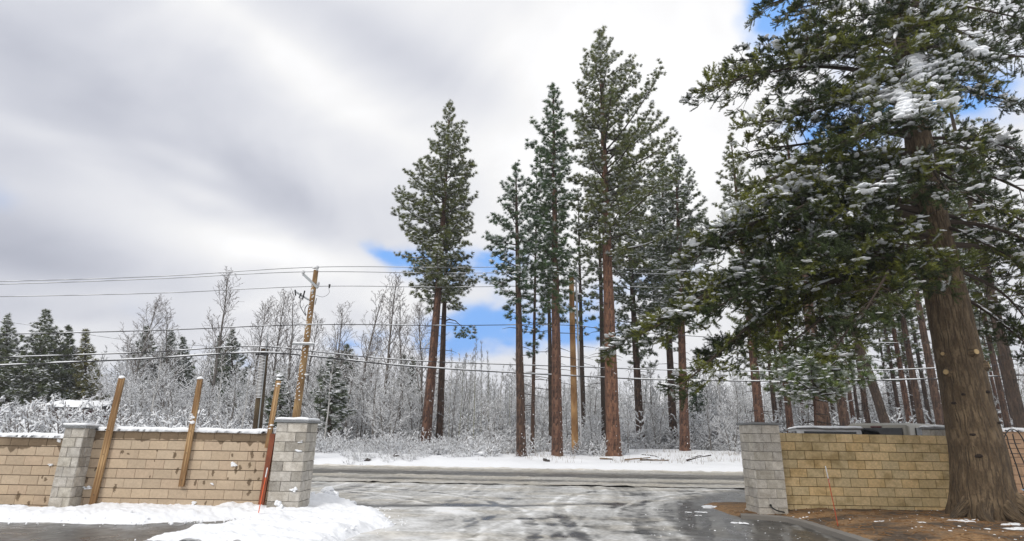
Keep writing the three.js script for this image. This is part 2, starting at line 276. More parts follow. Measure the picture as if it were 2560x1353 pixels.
{
  const X0 = -17, X1 = 15, D0 = 4, D1 = 21.6, SX = X1 - X0, SD = D1 - D0;
  const W = 2048, Hh = 1536, col = new Float32Array(W * Hh);
  for (let j = 0; j < Hh; j++) for (let i = 0; i < W; i++) { const d = D0 + (j + 0.5) / Hh * SD; if (d > 9) col[j * W + i] = cover(X0 + (i + 0.5) / W * SX, d); else col[j * W + i] = 0.9; }
  const get = (u, v) => col[Math.min(Hh - 1, Math.floor(v * Hh)) * W + Math.min(W - 1, Math.floor(u * W))];
  const map = tex(W, Hh, (u, v) => { const x = u * SX, d = v * SD; return slushColor(get(u, v), n2(x * 22, d * 22, 4), 0.15 + 0.55 * sstep(0.42, 0.7, f2(x * 0.9, d * 1.6, 4, 90))); }, true, false);
  const rough = tex(W / 2, Hh / 2, (u, v) => { const c = get(u, v); return clamp(0.3 + 0.5 * sstep(0.1, 0.9, c) + 0.12 * (n2(u * SX * 6, v * SD * 6, 6) - 0.5), 0.1, 1); }, false, false);
  const bump = tex(W / 2, Hh / 2, (u, v) => { const c = get(u, v), x = u * SX, d = v * SD; return clamp(0.2 + 0.3 * c + 0.22 * (n2(x * 14, d * 14, 12) - 0.5) * sstep(0.2, 0.9, c) + 0.14 * (n2(x * 30, d * 30, 19) - 0.5)); }, false, false);
  const g = sheet(X0, X1, D0, D1, 320, 200, (x, d) => 0.0 + 0.012 * cover(x, d) + (d > 9 ? 0.03 * sstep(0.5, 1.3, cover(x, d)) * (f2(x * 3, d * 3, 3, 44) - 0.3) : 0));
  struct('driveway', g, std({ map, roughnessMap: rough, bumpMap: bump, bumpScale: 0.05, roughness: 1 }));
}
{ // the street: wheel tracks of dark wet asphalt between ridges of churned grey slush
  const lane = [[31.4, 1.9], [30.6, 0.95], [29.6, 0.62], [28.6, 0.3], [27.2, 0.18], [26.2, 0.28], [25.4, 0.9], [24.6, 0.78], [24.0, 0.34], [23.2, 0.42], [22.6, 0.95], [21.4, 0.85]];
  const prof = (d) => { for (let i = 0; i < lane.length - 1; i++) if (d <= lane[i][0] && d >= lane[i + 1][0]) return lerp(lane[i + 1][1], lane[i][1], (d - lane[i + 1][0]) / (lane[i][0] - lane[i + 1][0])); return 0.9; };
  const cv = (x, d) => { const w = 0.9 * (f2(x * 0.12, d * 0.4, 3, 3) - 0.5) + 0.5 * (f2(x * 0.7, d * 1.5, 4, 6) - 0.5); return clamp(prof(clamp(d + w, 21.5, 31.3)) + 0.65 * (f2(x * 1.1, d * 4, 4, 8) - 0.5) + 0.35 * (n2(x * 9, d * 9, 4) - 0.5), 0, 2); };
  const X0 = -50, X1 = 50, D0 = 21.6, D1 = 31.6, W = 2048, Hh = 512;
  const map = tex(W, Hh, (u, v) => { const x = lerp(X0, X1, u), d = lerp(D0, D1, v); return slushColor(cv(x, d), n2(x * 20, d * 20, 4), 0.45 * sstep(0.3, 0.7, f2(x * 0.6, d * 2, 3, 90)) + 0.5); }, true, true);
  const rough = tex(1024, 256, (u, v) => clamp(0.5 + 0.4 * sstep(0.1, 0.9, cv(lerp(X0, X1, u), lerp(D0, D1, v))), 0.1, 1), false, true);
  const hgt = (x, d) => { const c = cv(x, d); return 0.008 + 0.13 * sstep(0.45, 1.3, c) * f2(x * 2.2, d * 3.5, 4, 18) ** 2 + 0.025 * c; };
  const a = sheet(X0, X1, D0, D1, 640, 90, hgt);
  const l = sheet(-260, X0, D0, D1, 60, 40, hgt), r = sheet(X1, 260, D0, D1, 60, 40, hgt);
  for (const [g, k] of [[l, 4], [r, 4]]) { const uv = g.attributes.uv; for (let i = 0; i < uv.count; i++) uv.setX(i, uv.getX(i) * 2.1); void k; }
  const mat = std({ map, roughnessMap: rough, roughness: 1, bumpMap: snowBump, bumpScale: 0.0 });
  const road = struct('road', a, mat); const l2 = part('road_stretch', l, mat, road), r2 = part('road_stretch', r, mat, road); void l2; void r2;
}
// ploughed snow heaped along the wall and beside the gatepost
const drift = poly([[-500, 1276], [0, 1278], [120, 1283], [240, 1272], [640, 1262], [670, 1270], [780, 1262], [790, 1244], [830, 1242], [860, 1262], [960, 1282], [1010, 1312], [900, 1345], [800, 1400], [200, 1420], [330, 1358], [470, 1334], [565, 1316], [612, 1301], [520, 1306], [330, 1313], [100, 1311], [-500, 1309]]);
const heapAt = gp(805, 1262), ridge = [gp(700, 1290), gp(900, 1290)];
function driftH(x, d) {
  const w = 0.35 * (f2(x * 1.8, d * 1.8, 4, 22) - 0.5), s = sd(drift, x, d) + w;
  if (s > 0.05) return -0.03;
  const k = sstep(0.05, -0.5, s);
  let h = 0.17 * k * (0.65 + 0.7 * f2(x * 1.5, d * 1.5, 4, 51)) + 0.07 * k * (f2(x * 6, d * 6, 4, 61) - 0.4) + 0.03 * k * (n2(x * 17, d * 17, 62) - 0.5);
  h += 0.03 * k * Math.sin((d + 0.25 * x) * 9 + 3 * f2(x, d, 2, 9)) * sstep(-7.5, -5, x);
  const a = x - heapAt.x, b = d + heapAt.z; h += 0.2 * k * Math.exp(-(a * a / 0.5 + b * b / 0.6)) * (0.6 + 0.8 * f2(x * 4, d * 4, 3, 77));
  return h - 0.02;
}
{
  const g = sheet(-15, -1.6, 9, 15.6, 380, 200, driftH);
  const id = Array.from(g.index.array), p = g.attributes.position, keep = [];
  for (let i = 0; i < id.length; i += 3) if (Math.max(p.getY(id[i]), p.getY(id[i + 1]), p.getY(id[i + 2])) > -0.025) keep.push(id[i], id[i + 1], id[i + 2]);
  g.setIndex(keep); const uv = g.attributes.uv; for (let i = 0; i < uv.count; i++) uv.setXY(i, uv.getX(i) * 6, uv.getY(i) * 3);
  struct('snow_bank', g, snowMat);
}
{ // broken clods: a heap at the gatepost, and crumbs along the edges of the ploughed snow
  const R = rng(77), heap = [], clods = [];
  for (let i = 0; i < 90; i++) { const a = R() * 6.28, r = Math.sqrt(R()), x = heapAt.x + Math.cos(a) * r * 0.75, z = heapAt.z + Math.sin(a) * r * 0.6, s = 0.03 + 0.11 * R() * (1.1 - 0.6 * r); heap.push(place(R() < 0.5 ? LUMPS[i % 4] : SMALL[i % 2], TRS(x, Math.max(0, driftH(x, -z)) + s * 0.3, z, s * 1.2, s * 1.5, s, R() * 6, R() - 0.5, R() - 0.5))); }
  const m = shade(new THREE.Mesh(mergeGeometries(heap.map((g) => (g.index ? g.toNonIndexed() : g))), snowLump)); m.name = 'snow_heap'; m.userData.kind = 'structure'; scene.add(m);
  for (let i = 0; i < 6000 && clods.length < 380; i++) { const x = lerp(-13, -1.8, R()), d = lerp(9.3, 15, R()), e = sd(drift, x, d); if (Math.abs(e) > 0.35 * R()) continue; const s = 0.008 + 0.04 * R() * R() * R(); clods.push(TRS(x, Math.max(0.015, driftH(x, d) + 0.01) + s * 0.2, -d, s * 1.3, s * 1.4, s, R() * 6, R(), R())); }
  const g = new THREE.Group(); g.name = 'snow_clods'; g.userData.kind = 'stuff'; g.userData.label = 'broken clods of snow along the edges of the ploughed bank'; scene.add(g); instances('clod', SMALL[1], snowLump, clods, g);
}
// needle-strewn earth bed inside the kerb on the far side of the yard
const kerbPx = [[1852, 1291], [1905, 1294], [1960, 1298], [2000, 1306], [2060, 1324], [2140, 1349], [2260, 1390]];
const kerbPts = kerbPx.map(([a, b]) => gp(a, b, 0.05));
const bedPoly = [...kerbPts.map((q) => [q.x, -q.z]), [16, 8], [16, 18], [kerbPts[0].x, 16.5]];
const bedH = (x, d) => { const s = sd(bedPoly, x, d); return s > 0 ? -0.03 : 0.09 * sstep(0, -0.3, s) + 0.10 * sstep(-0.2, -1.6, s) + 0.06 * (f2(x * 1.5, d * 1.5, 4, 7) - 0.5) * sstep(0, -0.5, s); };
{
  const g = sheet(kerbPts[0].x - 0.1, 15, 8.5, 16.5, 260, 190, bedH);
  const p = g.attributes.position, id = Array.from(g.index.array), keep = [];
  for (let i = 0; i < id.length; i += 3) if (Math.max(p.getY(id[i]), p.getY(id[i + 1]), p.getY(id[i + 2])) > -0.025) keep.push(id[i], id[i + 1], id[i + 2]);
  g.setIndex(keep);
  const map = tex(1024, 1024, (u, v) => { const x = u * 9, d = v * 8, a = f2(x * 1.2, d * 2, 4, 3), b = f2(x * 14, d * 30, 3, 8), c = n2(x * 40, d * 60, 12); return mix3(mix3([0.075, 0.048, 0.028], [0.26, 0.15, 0.065], sstep(0.35, 0.65, a)), [0.15, 0.12, 0.09], 0.7 * sstep(0.55, 0.8, b)).map((k) => k * (0.55 + 0.9 * c)); }, true, false);
  struct('earth_bed', g, std({ map, roughness: 0.95, bumpMap: snowBump, bumpScale: 0.04 }));
  // kerb: a low bowed strip of concrete
  const path = new THREE.CatmullRomCurve3(kerbPts.map((q) => new V3(q.x, 0, q.z))), N = 60, kp = [], ku = [], ki = [];
  const sec = [[-0.10, -0.04], [-0.10, 0.085], [-0.075, 0.105], [0.075, 0.11], [0.10, 0.09], [0.10, -0.04]];
  for (let k = 0; k <= N; k++) { const c = path.getPointAt(k / N), t = path.getTangentAt(k / N), nx = -t.z, nz = t.x; sec.forEach(([a, b], s) => { kp.push(c.x + nx * a, b + 0.012 * (n2(k * 0.8, s, 3) - 0.5), c.z + nz * a); ku.push(s * 0.1, k * 0.12); }); }
  for (let k = 0; k < N; k++) for (let s = 0; s < sec.length - 1; s++) { const a = k * sec.length + s, b = a + sec.length; ki.push(a, b, a + 1, a + 1, b, b + 1); }
  const kg = new THREE.BufferGeometry(); kg.setAttribute('position', new THREE.Float32BufferAttribute(kp, 3)); kg.setAttribute('uv', new THREE.Float32BufferAttribute(ku, 2)); kg.setIndex(ki);
  const kn = kg.toNonIndexed(); kn.computeVertexNormals();
  struct('kerb', kn, std({ color: rgb(0.2, 0.185, 0.165), roughness: 0.9, bumpMap: grainTex, bumpScale: 0.01, side: THREE.DoubleSide }));
  // crumbs of snow and scattered cones on the bed, and crumbs of snow on the wet asphalt
  const R = rng(88), a = [], c = [];
  for (let i = 0; i < 520; i++) { const x = lerp(4.5, 14, R()), d = lerp(9.2, 15, R()); if (sd(bedPoly, x, d) > -0.2 || n2(x * 0.9, d * 1.6, 31) < 0.42) continue; const s = 0.006 + 0.035 * R() * R() * R(); a.push(TRS(x, bedH(x, d) + s * 0.2, -d, s * (1 + R()), s, s, R() * 6)); }
  for (const [px, py, r] of [[2395, 1309, 0.16], [2430, 1305, 0.1], [2300, 1312, 0.07], [2420, 1290, 0.08], [2200, 1308, 0.06], [2540, 1318, 0.2], [2560, 1330, 0.2], [2010, 1288, 0.07]]) { const q = gp(px, py, 0.15); for (let i = 0; i < 7; i++) { const x = q.x + (R() - 0.5) * r * 3, d = -q.z + (R() - 0.5) * r; a.push(TRS(x, bedH(x, d), -d, r * (0.3 + 0.4 * R()), r * 0.25, r * 0.3, R() * 6)); } }
  const st = new THREE.Group(); st.name = 'snow_crumbs'; st.userData.kind = 'stuff'; st.userData.label = 'crumbs of snow scattered over the brown earth and the wet asphalt'; scene.add(st);
  for (let i = 0; i < 70; i++) { const q = gp(lerp(1560, 2060, R()), lerp(1255, 1350, R())); if (sd(bedPoly, q.x, -q.z) < 0.1) continue; const s = 0.008 + 0.026 * R() * R() * R(); a.push(TRS(q.x, 0.012, q.z, s * 1.4, s, s, R() * 6)); }
  for (const [px, py, r] of [[1846, 1310, 0.13], [1755, 1283, 0.1], [1722, 1283, 0.07], [1746, 1291, 0.06], [1700, 1262, 0.05]]) { const q = gp(px, py); for (let i = 0; i < 9; i++) a.push(TRS(q.x + (R() - 0.5) * r * 2.4, 0.015, q.z + (R() - 0.5) * r * 1.2, r * (0.25 + 0.4 * R()), r * 0.3, r * 0.3, R() * 6)); }
  instances('snow_crumb', SMALL[0], snowLump, a, st);
  for (let i = 0; i < 900; i++) { const x = lerp(4.5, 14, R()), d = lerp(9.2, 15, R()); if (sd(bedPoly, x, d) > -0.15) continue; c.push(TRS(x, bedH(x, d) + 0.006, -d, 0.05 + 0.07 * R(), 0.006, 0.006 + 0.006 * R(), R() * 6, 0, (R() - 0.5) * 0.4)); }
  const lit = new THREE.Group(); lit.name = 'twig_litter'; lit.userData.kind = 'stuff'; lit.userData.label = 'fallen twigs and needles littering the brown earth bed'; scene.add(lit);
  instances('fallen_twig', new THREE.BoxGeometry(2, 2, 2), std({ color: rgb(0.22, 0.12, 0.05), roughness: 0.9 }), c, lit);
  // slab of old snow beside the pillar foot, seen across the asphalt
  const lump = []; const q0 = gp(1765, 1270), q1 = gp(1850, 1274);
  for (let i = 0; i < 30; i++) { const t = R(), x = lerp(q0.x, q1.x, t), z = lerp(q0.z, q1.z, t) - 0.35 * R(); lump.push(place(SMALL[i % 2], TRS(x, 0.0, z, 0.1 + 0.14 * R(), 0.05 + 0.06 * R(), 0.1 + 0.1 * R(), R() * 6))); }
  const s = shade(new THREE.Mesh(mergeGeometries(lump), snowLump)); s.name = 'snow_patch'; s.userData.kind = 'structure'; scene.add(s);
}

// ---------------------------------------------------------------- block walls and gateposts
const CH = 0.2032, BW = 0.4064;
function blockGeo(w, h, d, o = {}) {                              // front face at z = 0, centred on x and y, chamfered, front face uneven when o.rough
  const c = o.chamfer ?? 0.006, nx = o.nx ?? 2, ny = o.ny ?? 1, p = [], id = [], s = o.seed || 0;
  for (let j = 0; j <= ny; j++) for (let i = 0; i <= nx; i++) { const x = lerp(-w / 2 + c, w / 2 - c, i / nx), y = lerp(-h / 2 + c, h / 2 - c, j / ny), e = o.rough ? o.rough * (n2(i * 0.9 + s * 7.1, j * 0.9 + s * 3.7, 5) - 0.25) : 0; p.push(x, y, e); }
  const R = nx + 1;
  for (let j = 0; j < ny; j++) for (let i = 0; i < nx; i++) { const a = j * R + i; id.push(a, a + 1, a + R, a + 1, a + R + 1, a + R); }
  const ring = []; for (let i = 0; i <= nx; i++) ring.push(i); for (let j = 1; j <= ny; j++) ring.push(j * R + nx); for (let i = nx - 1; i >= 0; i--) ring.push(ny * R + i); for (let j = ny - 1; j > 0; j--) ring.push(j * R);
  const base = p.length / 3, n = ring.length;
  for (const q of ring) { const x = p[q * 3], y = p[q * 3 + 1]; p.push(x + (Math.abs(x) > w / 2 - c - 1e-6 ? Math.sign(x) * c : 0), y + (Math.abs(y) > h / 2 - c - 1e-6 ? Math.sign(y) * c : 0), -c); }
  for (let k = 0; k < n; k++) { const x = p[(base + k) * 3], y = p[(base + k) * 3 + 1]; p.push(x, y, -d); }
  for (let k = 0; k < n; k++) { const a = ring[k], b = ring[(k + 1) % n], e = base + k, f = base + (k + 1) % n; id.push(a, e, b, b, e, f, e, e + n, f, f, e + n, f + n); }
  const g0 = new THREE.BufferGeometry(); g0.setAttribute('position', new THREE.Float32BufferAttribute(p, 3)); g0.setIndex(id);
  const g = g0.toNonIndexed(); g.computeVertexNormals(); return g;
}
function setUV(g, fn) { const p = g.attributes.position, u = new Float32Array(p.count * 2); for (let i = 0; i < p.count; i++) { const q = fn(p.getX(i), p.getY(i), p.getZ(i)); u[i * 2] = q[0]; u[i * 2 + 1] = q[1]; } g.setAttribute('uv', new THREE.BufferAttribute(u, 2)); return g; }
const blockBump = tex(512, 512, (u, v) => 0.5 * f2(u * 16, v * 16, 3, 4, 16) + 0.5 * f2(u * 64, v * 64, 2, 9, 64), false);
const rockBump = tex(512, 512, (u, v) => 0.6 * f2(u * 8, v * 8, 4, 14, 8) + 0.4 * Math.abs(2 * f2(u * 16, v * 16, 3, 19, 16) - 1), false);
const mortarDark = std({ color: rgb(0.10, 0.07, 0.045), roughness: 0.95 }), mortarOlive = std({ color: rgb(0.115, 0.082, 0.03), roughness: 0.95 }), mortarGrey = std({ color: rgb(0.17, 0.165, 0.155), roughness: 0.95 });

/* a wall between x0 and x1 whose face is at z = -D, `courses` of blocks down from `top`; tone(x, y) gives its colour map */
function blockWall(name, label, x0, x1, D, top, courses, o) {
  const g = thing(name, label, 'wall', o.group, new V3(x0, top - courses * CH, -D)), W = x1 - x0, H = courses * CH, R = rng(o.seed);
  const th = 0.2;
  const map = tex(1024, 512, (u, v) => o.tone(u * W, v * H), true, false);
  const mats = o.tints.map((t) => std({ map, color: rgb(...t), roughness: 0.92, bumpMap: blockBump, bumpScale: 0.006 }));
  part('mortar', new THREE.BoxGeometry(W, H - 0.004, th - 0.03).translate(W / 2, H / 2, -th / 2), o.mortar, g);
  for (let r = 0; r < courses; r++) {
    const y = H - (r + 0.5) * CH; let x = -((r % 2 ? 0.5 : 0) + (o.phase || 0)) * BW;
    for (; x < W; x += BW) {
      const a = Math.max(x, 0), b = Math.min(x + BW, W); if (b - a < 0.03) continue;
      const gx = o.gapX ?? 0.006, gy = o.gapY ?? 0.012, geo = blockGeo(b - a - gx, CH - gy, th * 0.5, { chamfer: 0.005, nx: 2, ny: 1, rough: 0.003, seed: r * 31 + Math.round(x * 10) });
      const cx = (a + b) / 2, jit = 0.004 * (R() - 0.5);
      setUV(geo, (px, py) => [clamp((px + cx) / W, 0.002, 0.998), clamp((py + y) / H, 0.002, 0.998)]);
      const m = part('block', geo, mats[Math.floor(R() * mats.length)], g); m.position.set(cx, y, jit);
    }
  }
  return g;
}
/* a square gatepost of split-faced blocks with a capstone; its front face at z = -D */
const greyMap = tex(512, 512, (u, v) => { const a = f2(u * 8, v * 8, 4, 41, 8), b = f2(u * 64, v * 64, 2, 45, 64), c = f2(u * 4, v * 4, 3, 49, 4); return mix3([0.38, 0.35, 0.305], [0.53, 0.50, 0.45], sstep(0.2, 0.8, a)).map((k) => k * (0.8 + 0.4 * b) * (0.82 + 0.36 * c)); });
const greyMats = [[1, 1, 1], [0.9, 0.9, 0.9], [1.08, 1.07, 1.05], [0.96, 0.95, 0.91]].map((t) => std({ map: greyMap, color: rgb(...t), roughness: 0.95, bumpMap: rockBump, bumpScale: 0.012 }));
const wetGrey = std({ map: greyMap, color: rgb(0.68, 0.67, 0.65), roughness: 0.85, bumpMap: rockBump, bumpScale: 0.018 });
const capMat = std({ color: rgb(0.24, 0.25, 0.255), roughness: 0.85, bumpMap: rockBump, bumpScale: 0.008 });
function pillar(label, cx, D, w, depth, base, courses, o = {}) {
  const g = thing('gate_pillar', label, 'pillar', undefined, new V3(cx, base, -D)), H = courses * CH, R = rng(o.seed || 1), th = 0.10;
  part('mortar', new THREE.BoxGeometry(w - 0.03, H - 0.004, depth - 0.03).translate(0, H / 2, -depth / 2), mortarGrey, g);
  const stains = o.stains || [];
  const face = (len, put, which) => {
    for (let r = 0; r < courses; r++) {
      const y = H - (r + 0.5) * CH, cut = (r % 2 ? 0.66 : 0.36) * len, edges = [[0, cut], [cut, len]];
      for (const [a, b] of edges) {
        const geo = blockGeo(b - a - 0.006, CH - 0.008, th, { chamfer: 0.006, nx: 5, ny: 3, rough: 0.016, seed: r * 13 + a * 7 + which * 3 + (o.seed || 0) });
        const ox = R(), oy = R(); setUV(geo, (px, py) => [px * 1.4 + ox, py * 1.4 + oy]);
        const wet = stains.some(([f, x, yy]) => f === which && Math.abs(x * len - (a + b) / 2) < (b - a) / 2 && Math.abs(yy - r) < 0.5);
        const m = part('block', geo, wet ? wetGrey : greyMats[Math.floor(R() * 4)], g); put(m, (a + b) / 2, y);
      }
    }
  };
  face(w, (m, s, y) => m.position.set(-w / 2 + s, y, 0), 0);
  face(depth - 0.012, (m, s, y) => { m.position.set(o.side * w / 2, y, -0.006 - s); m.rotation.y = o.side * Math.PI / 2; }, 1);
  const cap = part('capstone', new RoundedBoxGeometry(w + 0.10, 0.052, depth + 0.10, 2, 0.012).translate(0, H + 0.028, -depth / 2), capMat, g); void cap;
  if (o.snow) part('snow_cap', snowSlab(w + 0.10, depth + 0.10, o.snow, o.seed || 1).translate(0, H + 0.054, -depth / 2), snowLump, g);
  return g;
}
function snowSlab(w, d, h, seed, step = 0.035) {                    // a crust of snow with a rounded, slightly overhanging lip
  const nx = Math.max(6, Math.round(w / step)), nz = Math.max(4, Math.round(d / step)), p = [], id = [], R = nx + 1;
  const prof = (i, j) => { const ex = Math.min(i, nx - i) / nx * w, ez = Math.min(j, nz - j) / nz * d, e = Math.min(ex, ez); return sstep(-0.005, 0.05, e) ** 0.6; };
  for (let j = 0; j <= nz; j++) for (let i = 0; i <= nx; i++) {
    let x = (i / nx - 0.5) * w, z = (j / nz - 0.5) * d; const rim = i === 0 || j === 0 || i === nx || j === nz; const k = prof(i, j), nn = f2(x * 5 + seed * 3, z * 5 + seed, 4, 3);
    const lip = 0.018 * (f2(x * 9 + seed, z * 9, 3, 8) - 0.2);
    if (i === 0) x -= lip; if (i === nx) x += lip; if (j === 0) z -= lip; if (j === nz) z += lip;
    p.push(x, rim ? -0.012 - 0.035 * Math.max(0, f2(x * 14 + seed, z * 14, 2, 5) - 0.45) : 0.01 + h * (0.7 + 0.7 * (nn - 0.4)) * k, z);
  }
  for (let j = 0; j < nz; j++) for (let i = 0; i < nx; i++) { const a = j * R + i, b = a + R; id.push(a, b, a + 1, a + 1, b, b + 1); }
  const c = p.length / 3; p.push(0, -0.004, 0); for (let i = 0; i < nx; i++) { id.push(c, i, i + 1); id.push(c, nz * R + i + 1, nz * R + i); } for (let j = 0; j < nz; j++) { id.push(c, (j + 1) * R, j * R); id.push(c, j * R + nx, (j + 1) * R + nx); }
  const g = new THREE.BufferGeometry(); g.setAttribute('position', new THREE.Float32BufferAttribute(p, 3)); g.setIndex(id); g.computeVertexNormals();
  return setUV(g, (x, y, z) => [x * 0.5, z * 0.5]);
}
const LD = 13.3, LP = 12.95;                                       // distances of the street-side wall face and of its pillars
const xAt = (px, py, D) => P(px, py, D).x, yAt = (px, py, D) => P(px, py, D).y;
const wallTop = yAt(420, 1078, LD), wallTopOuter = yAt(70, 1092, LD);
function tanTone(stains, wetTop) {
  return (x, y) => {
    const g = f2(x * 30, y * 30, 2, 4), a = f2(x * 1.6, y * 2.2, 3, 12), k = [0.48, 0.375, 0.265].map((c) => c * (0.78 + 0.22 * a + 0.2 * g));
    let wet = 0;
    if (wetTop) { const edge = wetTop.H - CH * (0.9 + 0.9 * sstep(0.42, 0.75, f2(x * 2.6, 3, 3, 9)) * f2(x * 9, 5, 2, 2) + 0.25 * (f2(x * 14, y * 2, 3, 6) - 0.5)); wet = sstep(-0.01, 0.02, y - edge) * (0.72 + 0.28 * sstep(0.25, 0.6, f2(x * 1.1 + 4, 2, 3, 14))); }
    for (const [sx, sy, rx, ry] of stains) { const u = (x - sx + 0.03 * (n2(y * 30, sx * 9) - 0.5)) / rx, v = (y - sy) / ry; wet = Math.max(wet, sstep(1.25, 0.8, Math.hypot(u, v) + 0.7 * (n2(x * 60, y * 60, 3) - 0.5))); }
    return k.map((c, i) => c * lerp(1, [0.36, 0.33, 0.29][i], wet));
  };
}
const stainPx = [[305, 1130, 6, 5], [436, 1138, 5, 9], [321, 1135, 4, 3], [393, 1127, 3, 3], [287, 1220, 5, 11], [443, 1178, 4, 9], [532, 1183, 4, 8], [489, 1208, 4, 8], [509, 1207, 4, 6], [622, 1206, 6, 10], [624, 1163, 5, 8], [638, 1178, 4, 6], [630, 1137, 5, 12], [660, 1138, 3, 8], [569, 1197, 3, 4], [580, 1138, 3, 5], [375, 1192, 3, 4], [386, 1152, 2, 3], [214, 1202, 6, 10], [622, 1232, 5, 8], [646, 1198, 4, 5], [238, 1174, 3, 6], [515, 1258, 3, 6], [600, 1170, 5, 7], [590, 1175, 4, 10], [204, 1240, 4, 6]];
const midX0 = xAt(215, 1170, LD), midX1 = xAt(690, 1170, LD), COUR = 9;
const stainW = stainPx.map(([a, b, c, e]) => { const q = P(a, b, LD); return [q.x - midX0, q.y - (wallTop - COUR * CH), wid(a, b, c * 0.8, LD), wid(a, b, e * 0.85, LD)]; });
const tints = [[1, 1, 1], [0.92, 0.92, 0.92], [1.04, 1.03, 1.01], [0.98, 0.96, 0.96], [1.01, 1.02, 1.03], [0.94, 0.93, 0.92]];
blockWall('block_wall', 'tan block wall with three wooden posts in front and snow on top', midX0, midX1, LD, wallTop, COUR, { seed: 3, tone: tanTone(stainW, { H: COUR * CH }), tints, mortar: mortarDark, gapX: 0.004, gapY: 0.014, phase: 0.3 });
const outX0 = -16, outX1 = xAt(158, 1170, LD);
const st2 = [[113, 1199, 5, 5], [106, 1193, 3, 5], [44, 1242, 6, 13], [72, 1258, 5, 6], [112, 1250, 4, 8], [95, 1102, 40, 8]].map(([a, b, c, e]) => { const q = P(a, b, LD); return [q.x - outX0, q.y - (wallTopOuter - COUR * CH), wid(a, b, c * 0.75, LD), wid(a, b, e * 0.85, LD)]; });
blockWall('block_wall', 'lower tan block wall with snow on top, between the photo edge and the grey pillar', outX0, outX1, LD, wallTopOuter, COUR, { seed: 5, tone: tanTone(st2, { H: COUR * CH }), tints, mortar: mortarDark, gapX: 0.004, gapY: 0.014, phase: 0.1 });
for (const [a, b, t, s, l] of [[midX0 + 0.02, midX1 - 0.02, wallTop, 2, 'crust of snow along the top of the wall behind the three posts'], [outX0, outX1 - 0.02, wallTopOuter, 7, 'crust of snow along the top of the lower tan wall']]) {
  const m = shade(new THREE.Mesh(snowSlab(b - a, 0.27, 0.085, s), snowLump)); m.name = numbered('snow_crust'); m.position.set((a + b) / 2, t + 0.004, -LD - 0.1); scene.add(m); tag(m, l, 'snow', undefined);
}
// pillars: their pixel feet and heads give place and width
{
  const y0 = -0.12;
  const c1 = P(163, 1170, LP), w1 = 0.44; pillar('pale grey split-faced pillar between the two tan wall sections', P(163, 1180, LP).x, LP, w1, 0.36, y0, Math.round((yAt(190, 1068, LP) - y0) / CH), { seed: 2, side: 1, snow: 0.05, stains: [[1, 0.5, 0], [1, 0.3, 1], [1, 0.6, 3], [1, 0.6, 6], [1, 0.3, 2]] }); void c1;
  const top2 = yAt(740, 1057, LP), n2c = 10;
  pillar('big grey split-faced pillar with snow cap beside the driveway snow heap', xAt(717, 1170, LP), LP, 0.68, 0.7, top2 - n2c * CH, n2c, { seed: 4, side: 1, snow: 0.06, stains: [[0, 0.8, 1], [0, 0.8, 2], [0, 0.2, 4], [0, 0.2, 6], [0, 0.2, 8], [0, 0.8, 5], [1, 0.2, 0]] });
}
const RD = 14.3, RP = 13.85;
{
  const top = yAt(1890, 1062, RP), n = 10;
  pillar('bare grey split-faced pillar without snow at the end of the ochre wall', xAt(1924, 1170, RP), RP, 0.66, 0.75, top - n * CH, n, { seed: 9, side: -1 });
  const rTop = yAt(2160, 1086, RD), x0 = xAt(1955, 1170, RD), x1 = xAt(2440, 1170, RD), H = 10 * CH;
  const tone = (x, y) => { const g = f2(x * 30, y * 30, 2, 4), a = f2(x * 2.4, y * 4, 4, 12), e = f2(x * 6, y * 9, 3, 17); return mix3([0.41, 0.295, 0.135], [0.66, 0.505, 0.28], sstep(0.2, 0.62, 0.6 * a + 0.4 * e)).map((c) => c * (0.8 + 0.35 * g)); };
  const rt_ = [[1, 1, 1], [0.92, 0.92, 0.91], [1.1, 1.08, 1.06], [0.92, 0.95, 0.98], [0.86, 0.86, 0.83], [1.03, 0.98, 0.9]];
  blockWall('block_wall', 'ochre block wall without snow between the grey pillar and the big trunk', x0, x1, RD, rTop, 10, { seed: 11, tone, tints: rt_, mortar: mortarOlive, gapX: 0.011, gapY: 0.012, phase: 0.55 });
  const x2 = xAt(2475, 1160, RD), pinkTop = yAt(2530, 1078, RD);
  blockWall('block_wall', 'pinkish tan block wall behind the wire trellis and big trunk', x2, 16, RD, pinkTop, 10, { seed: 13, tone: (x, y) => { const g = f2(x * 30, y * 30, 2, 4), a = f2(x * 2, y * 3, 3, 12); return [0.46, 0.30, 0.19].map((c) => c * (0.7 + 0.35 * a + 0.25 * g)); }, tints, mortar: mortarDark, gapX: 0.006, gapY: 0.012, phase: 0.2 });
  const sc = shade(new THREE.Mesh(snowSlab(16 - x2, 0.27, 0.08, 12), snowLump)); sc.name = numbered('snow_crust'); sc.position.set((16 + x2) / 2, pinkTop + 0.004, -RD - 0.1); scene.add(sc); tag(sc, 'crust of snow on the pinkish wall beside the big trunk', 'snow');
  const t2 = yAt(2350, 1066, RD + 0.9); pillar('grey pillar with snow cap peeking over the ochre wall beside the big trunk', xAt(2362, 1075, RD + 0.9), RD + 0.9, 0.5, 0.5, t2 - 0.08 - 10 * CH, 10, { seed: 15, side: -1, snow: 0.05 });
}

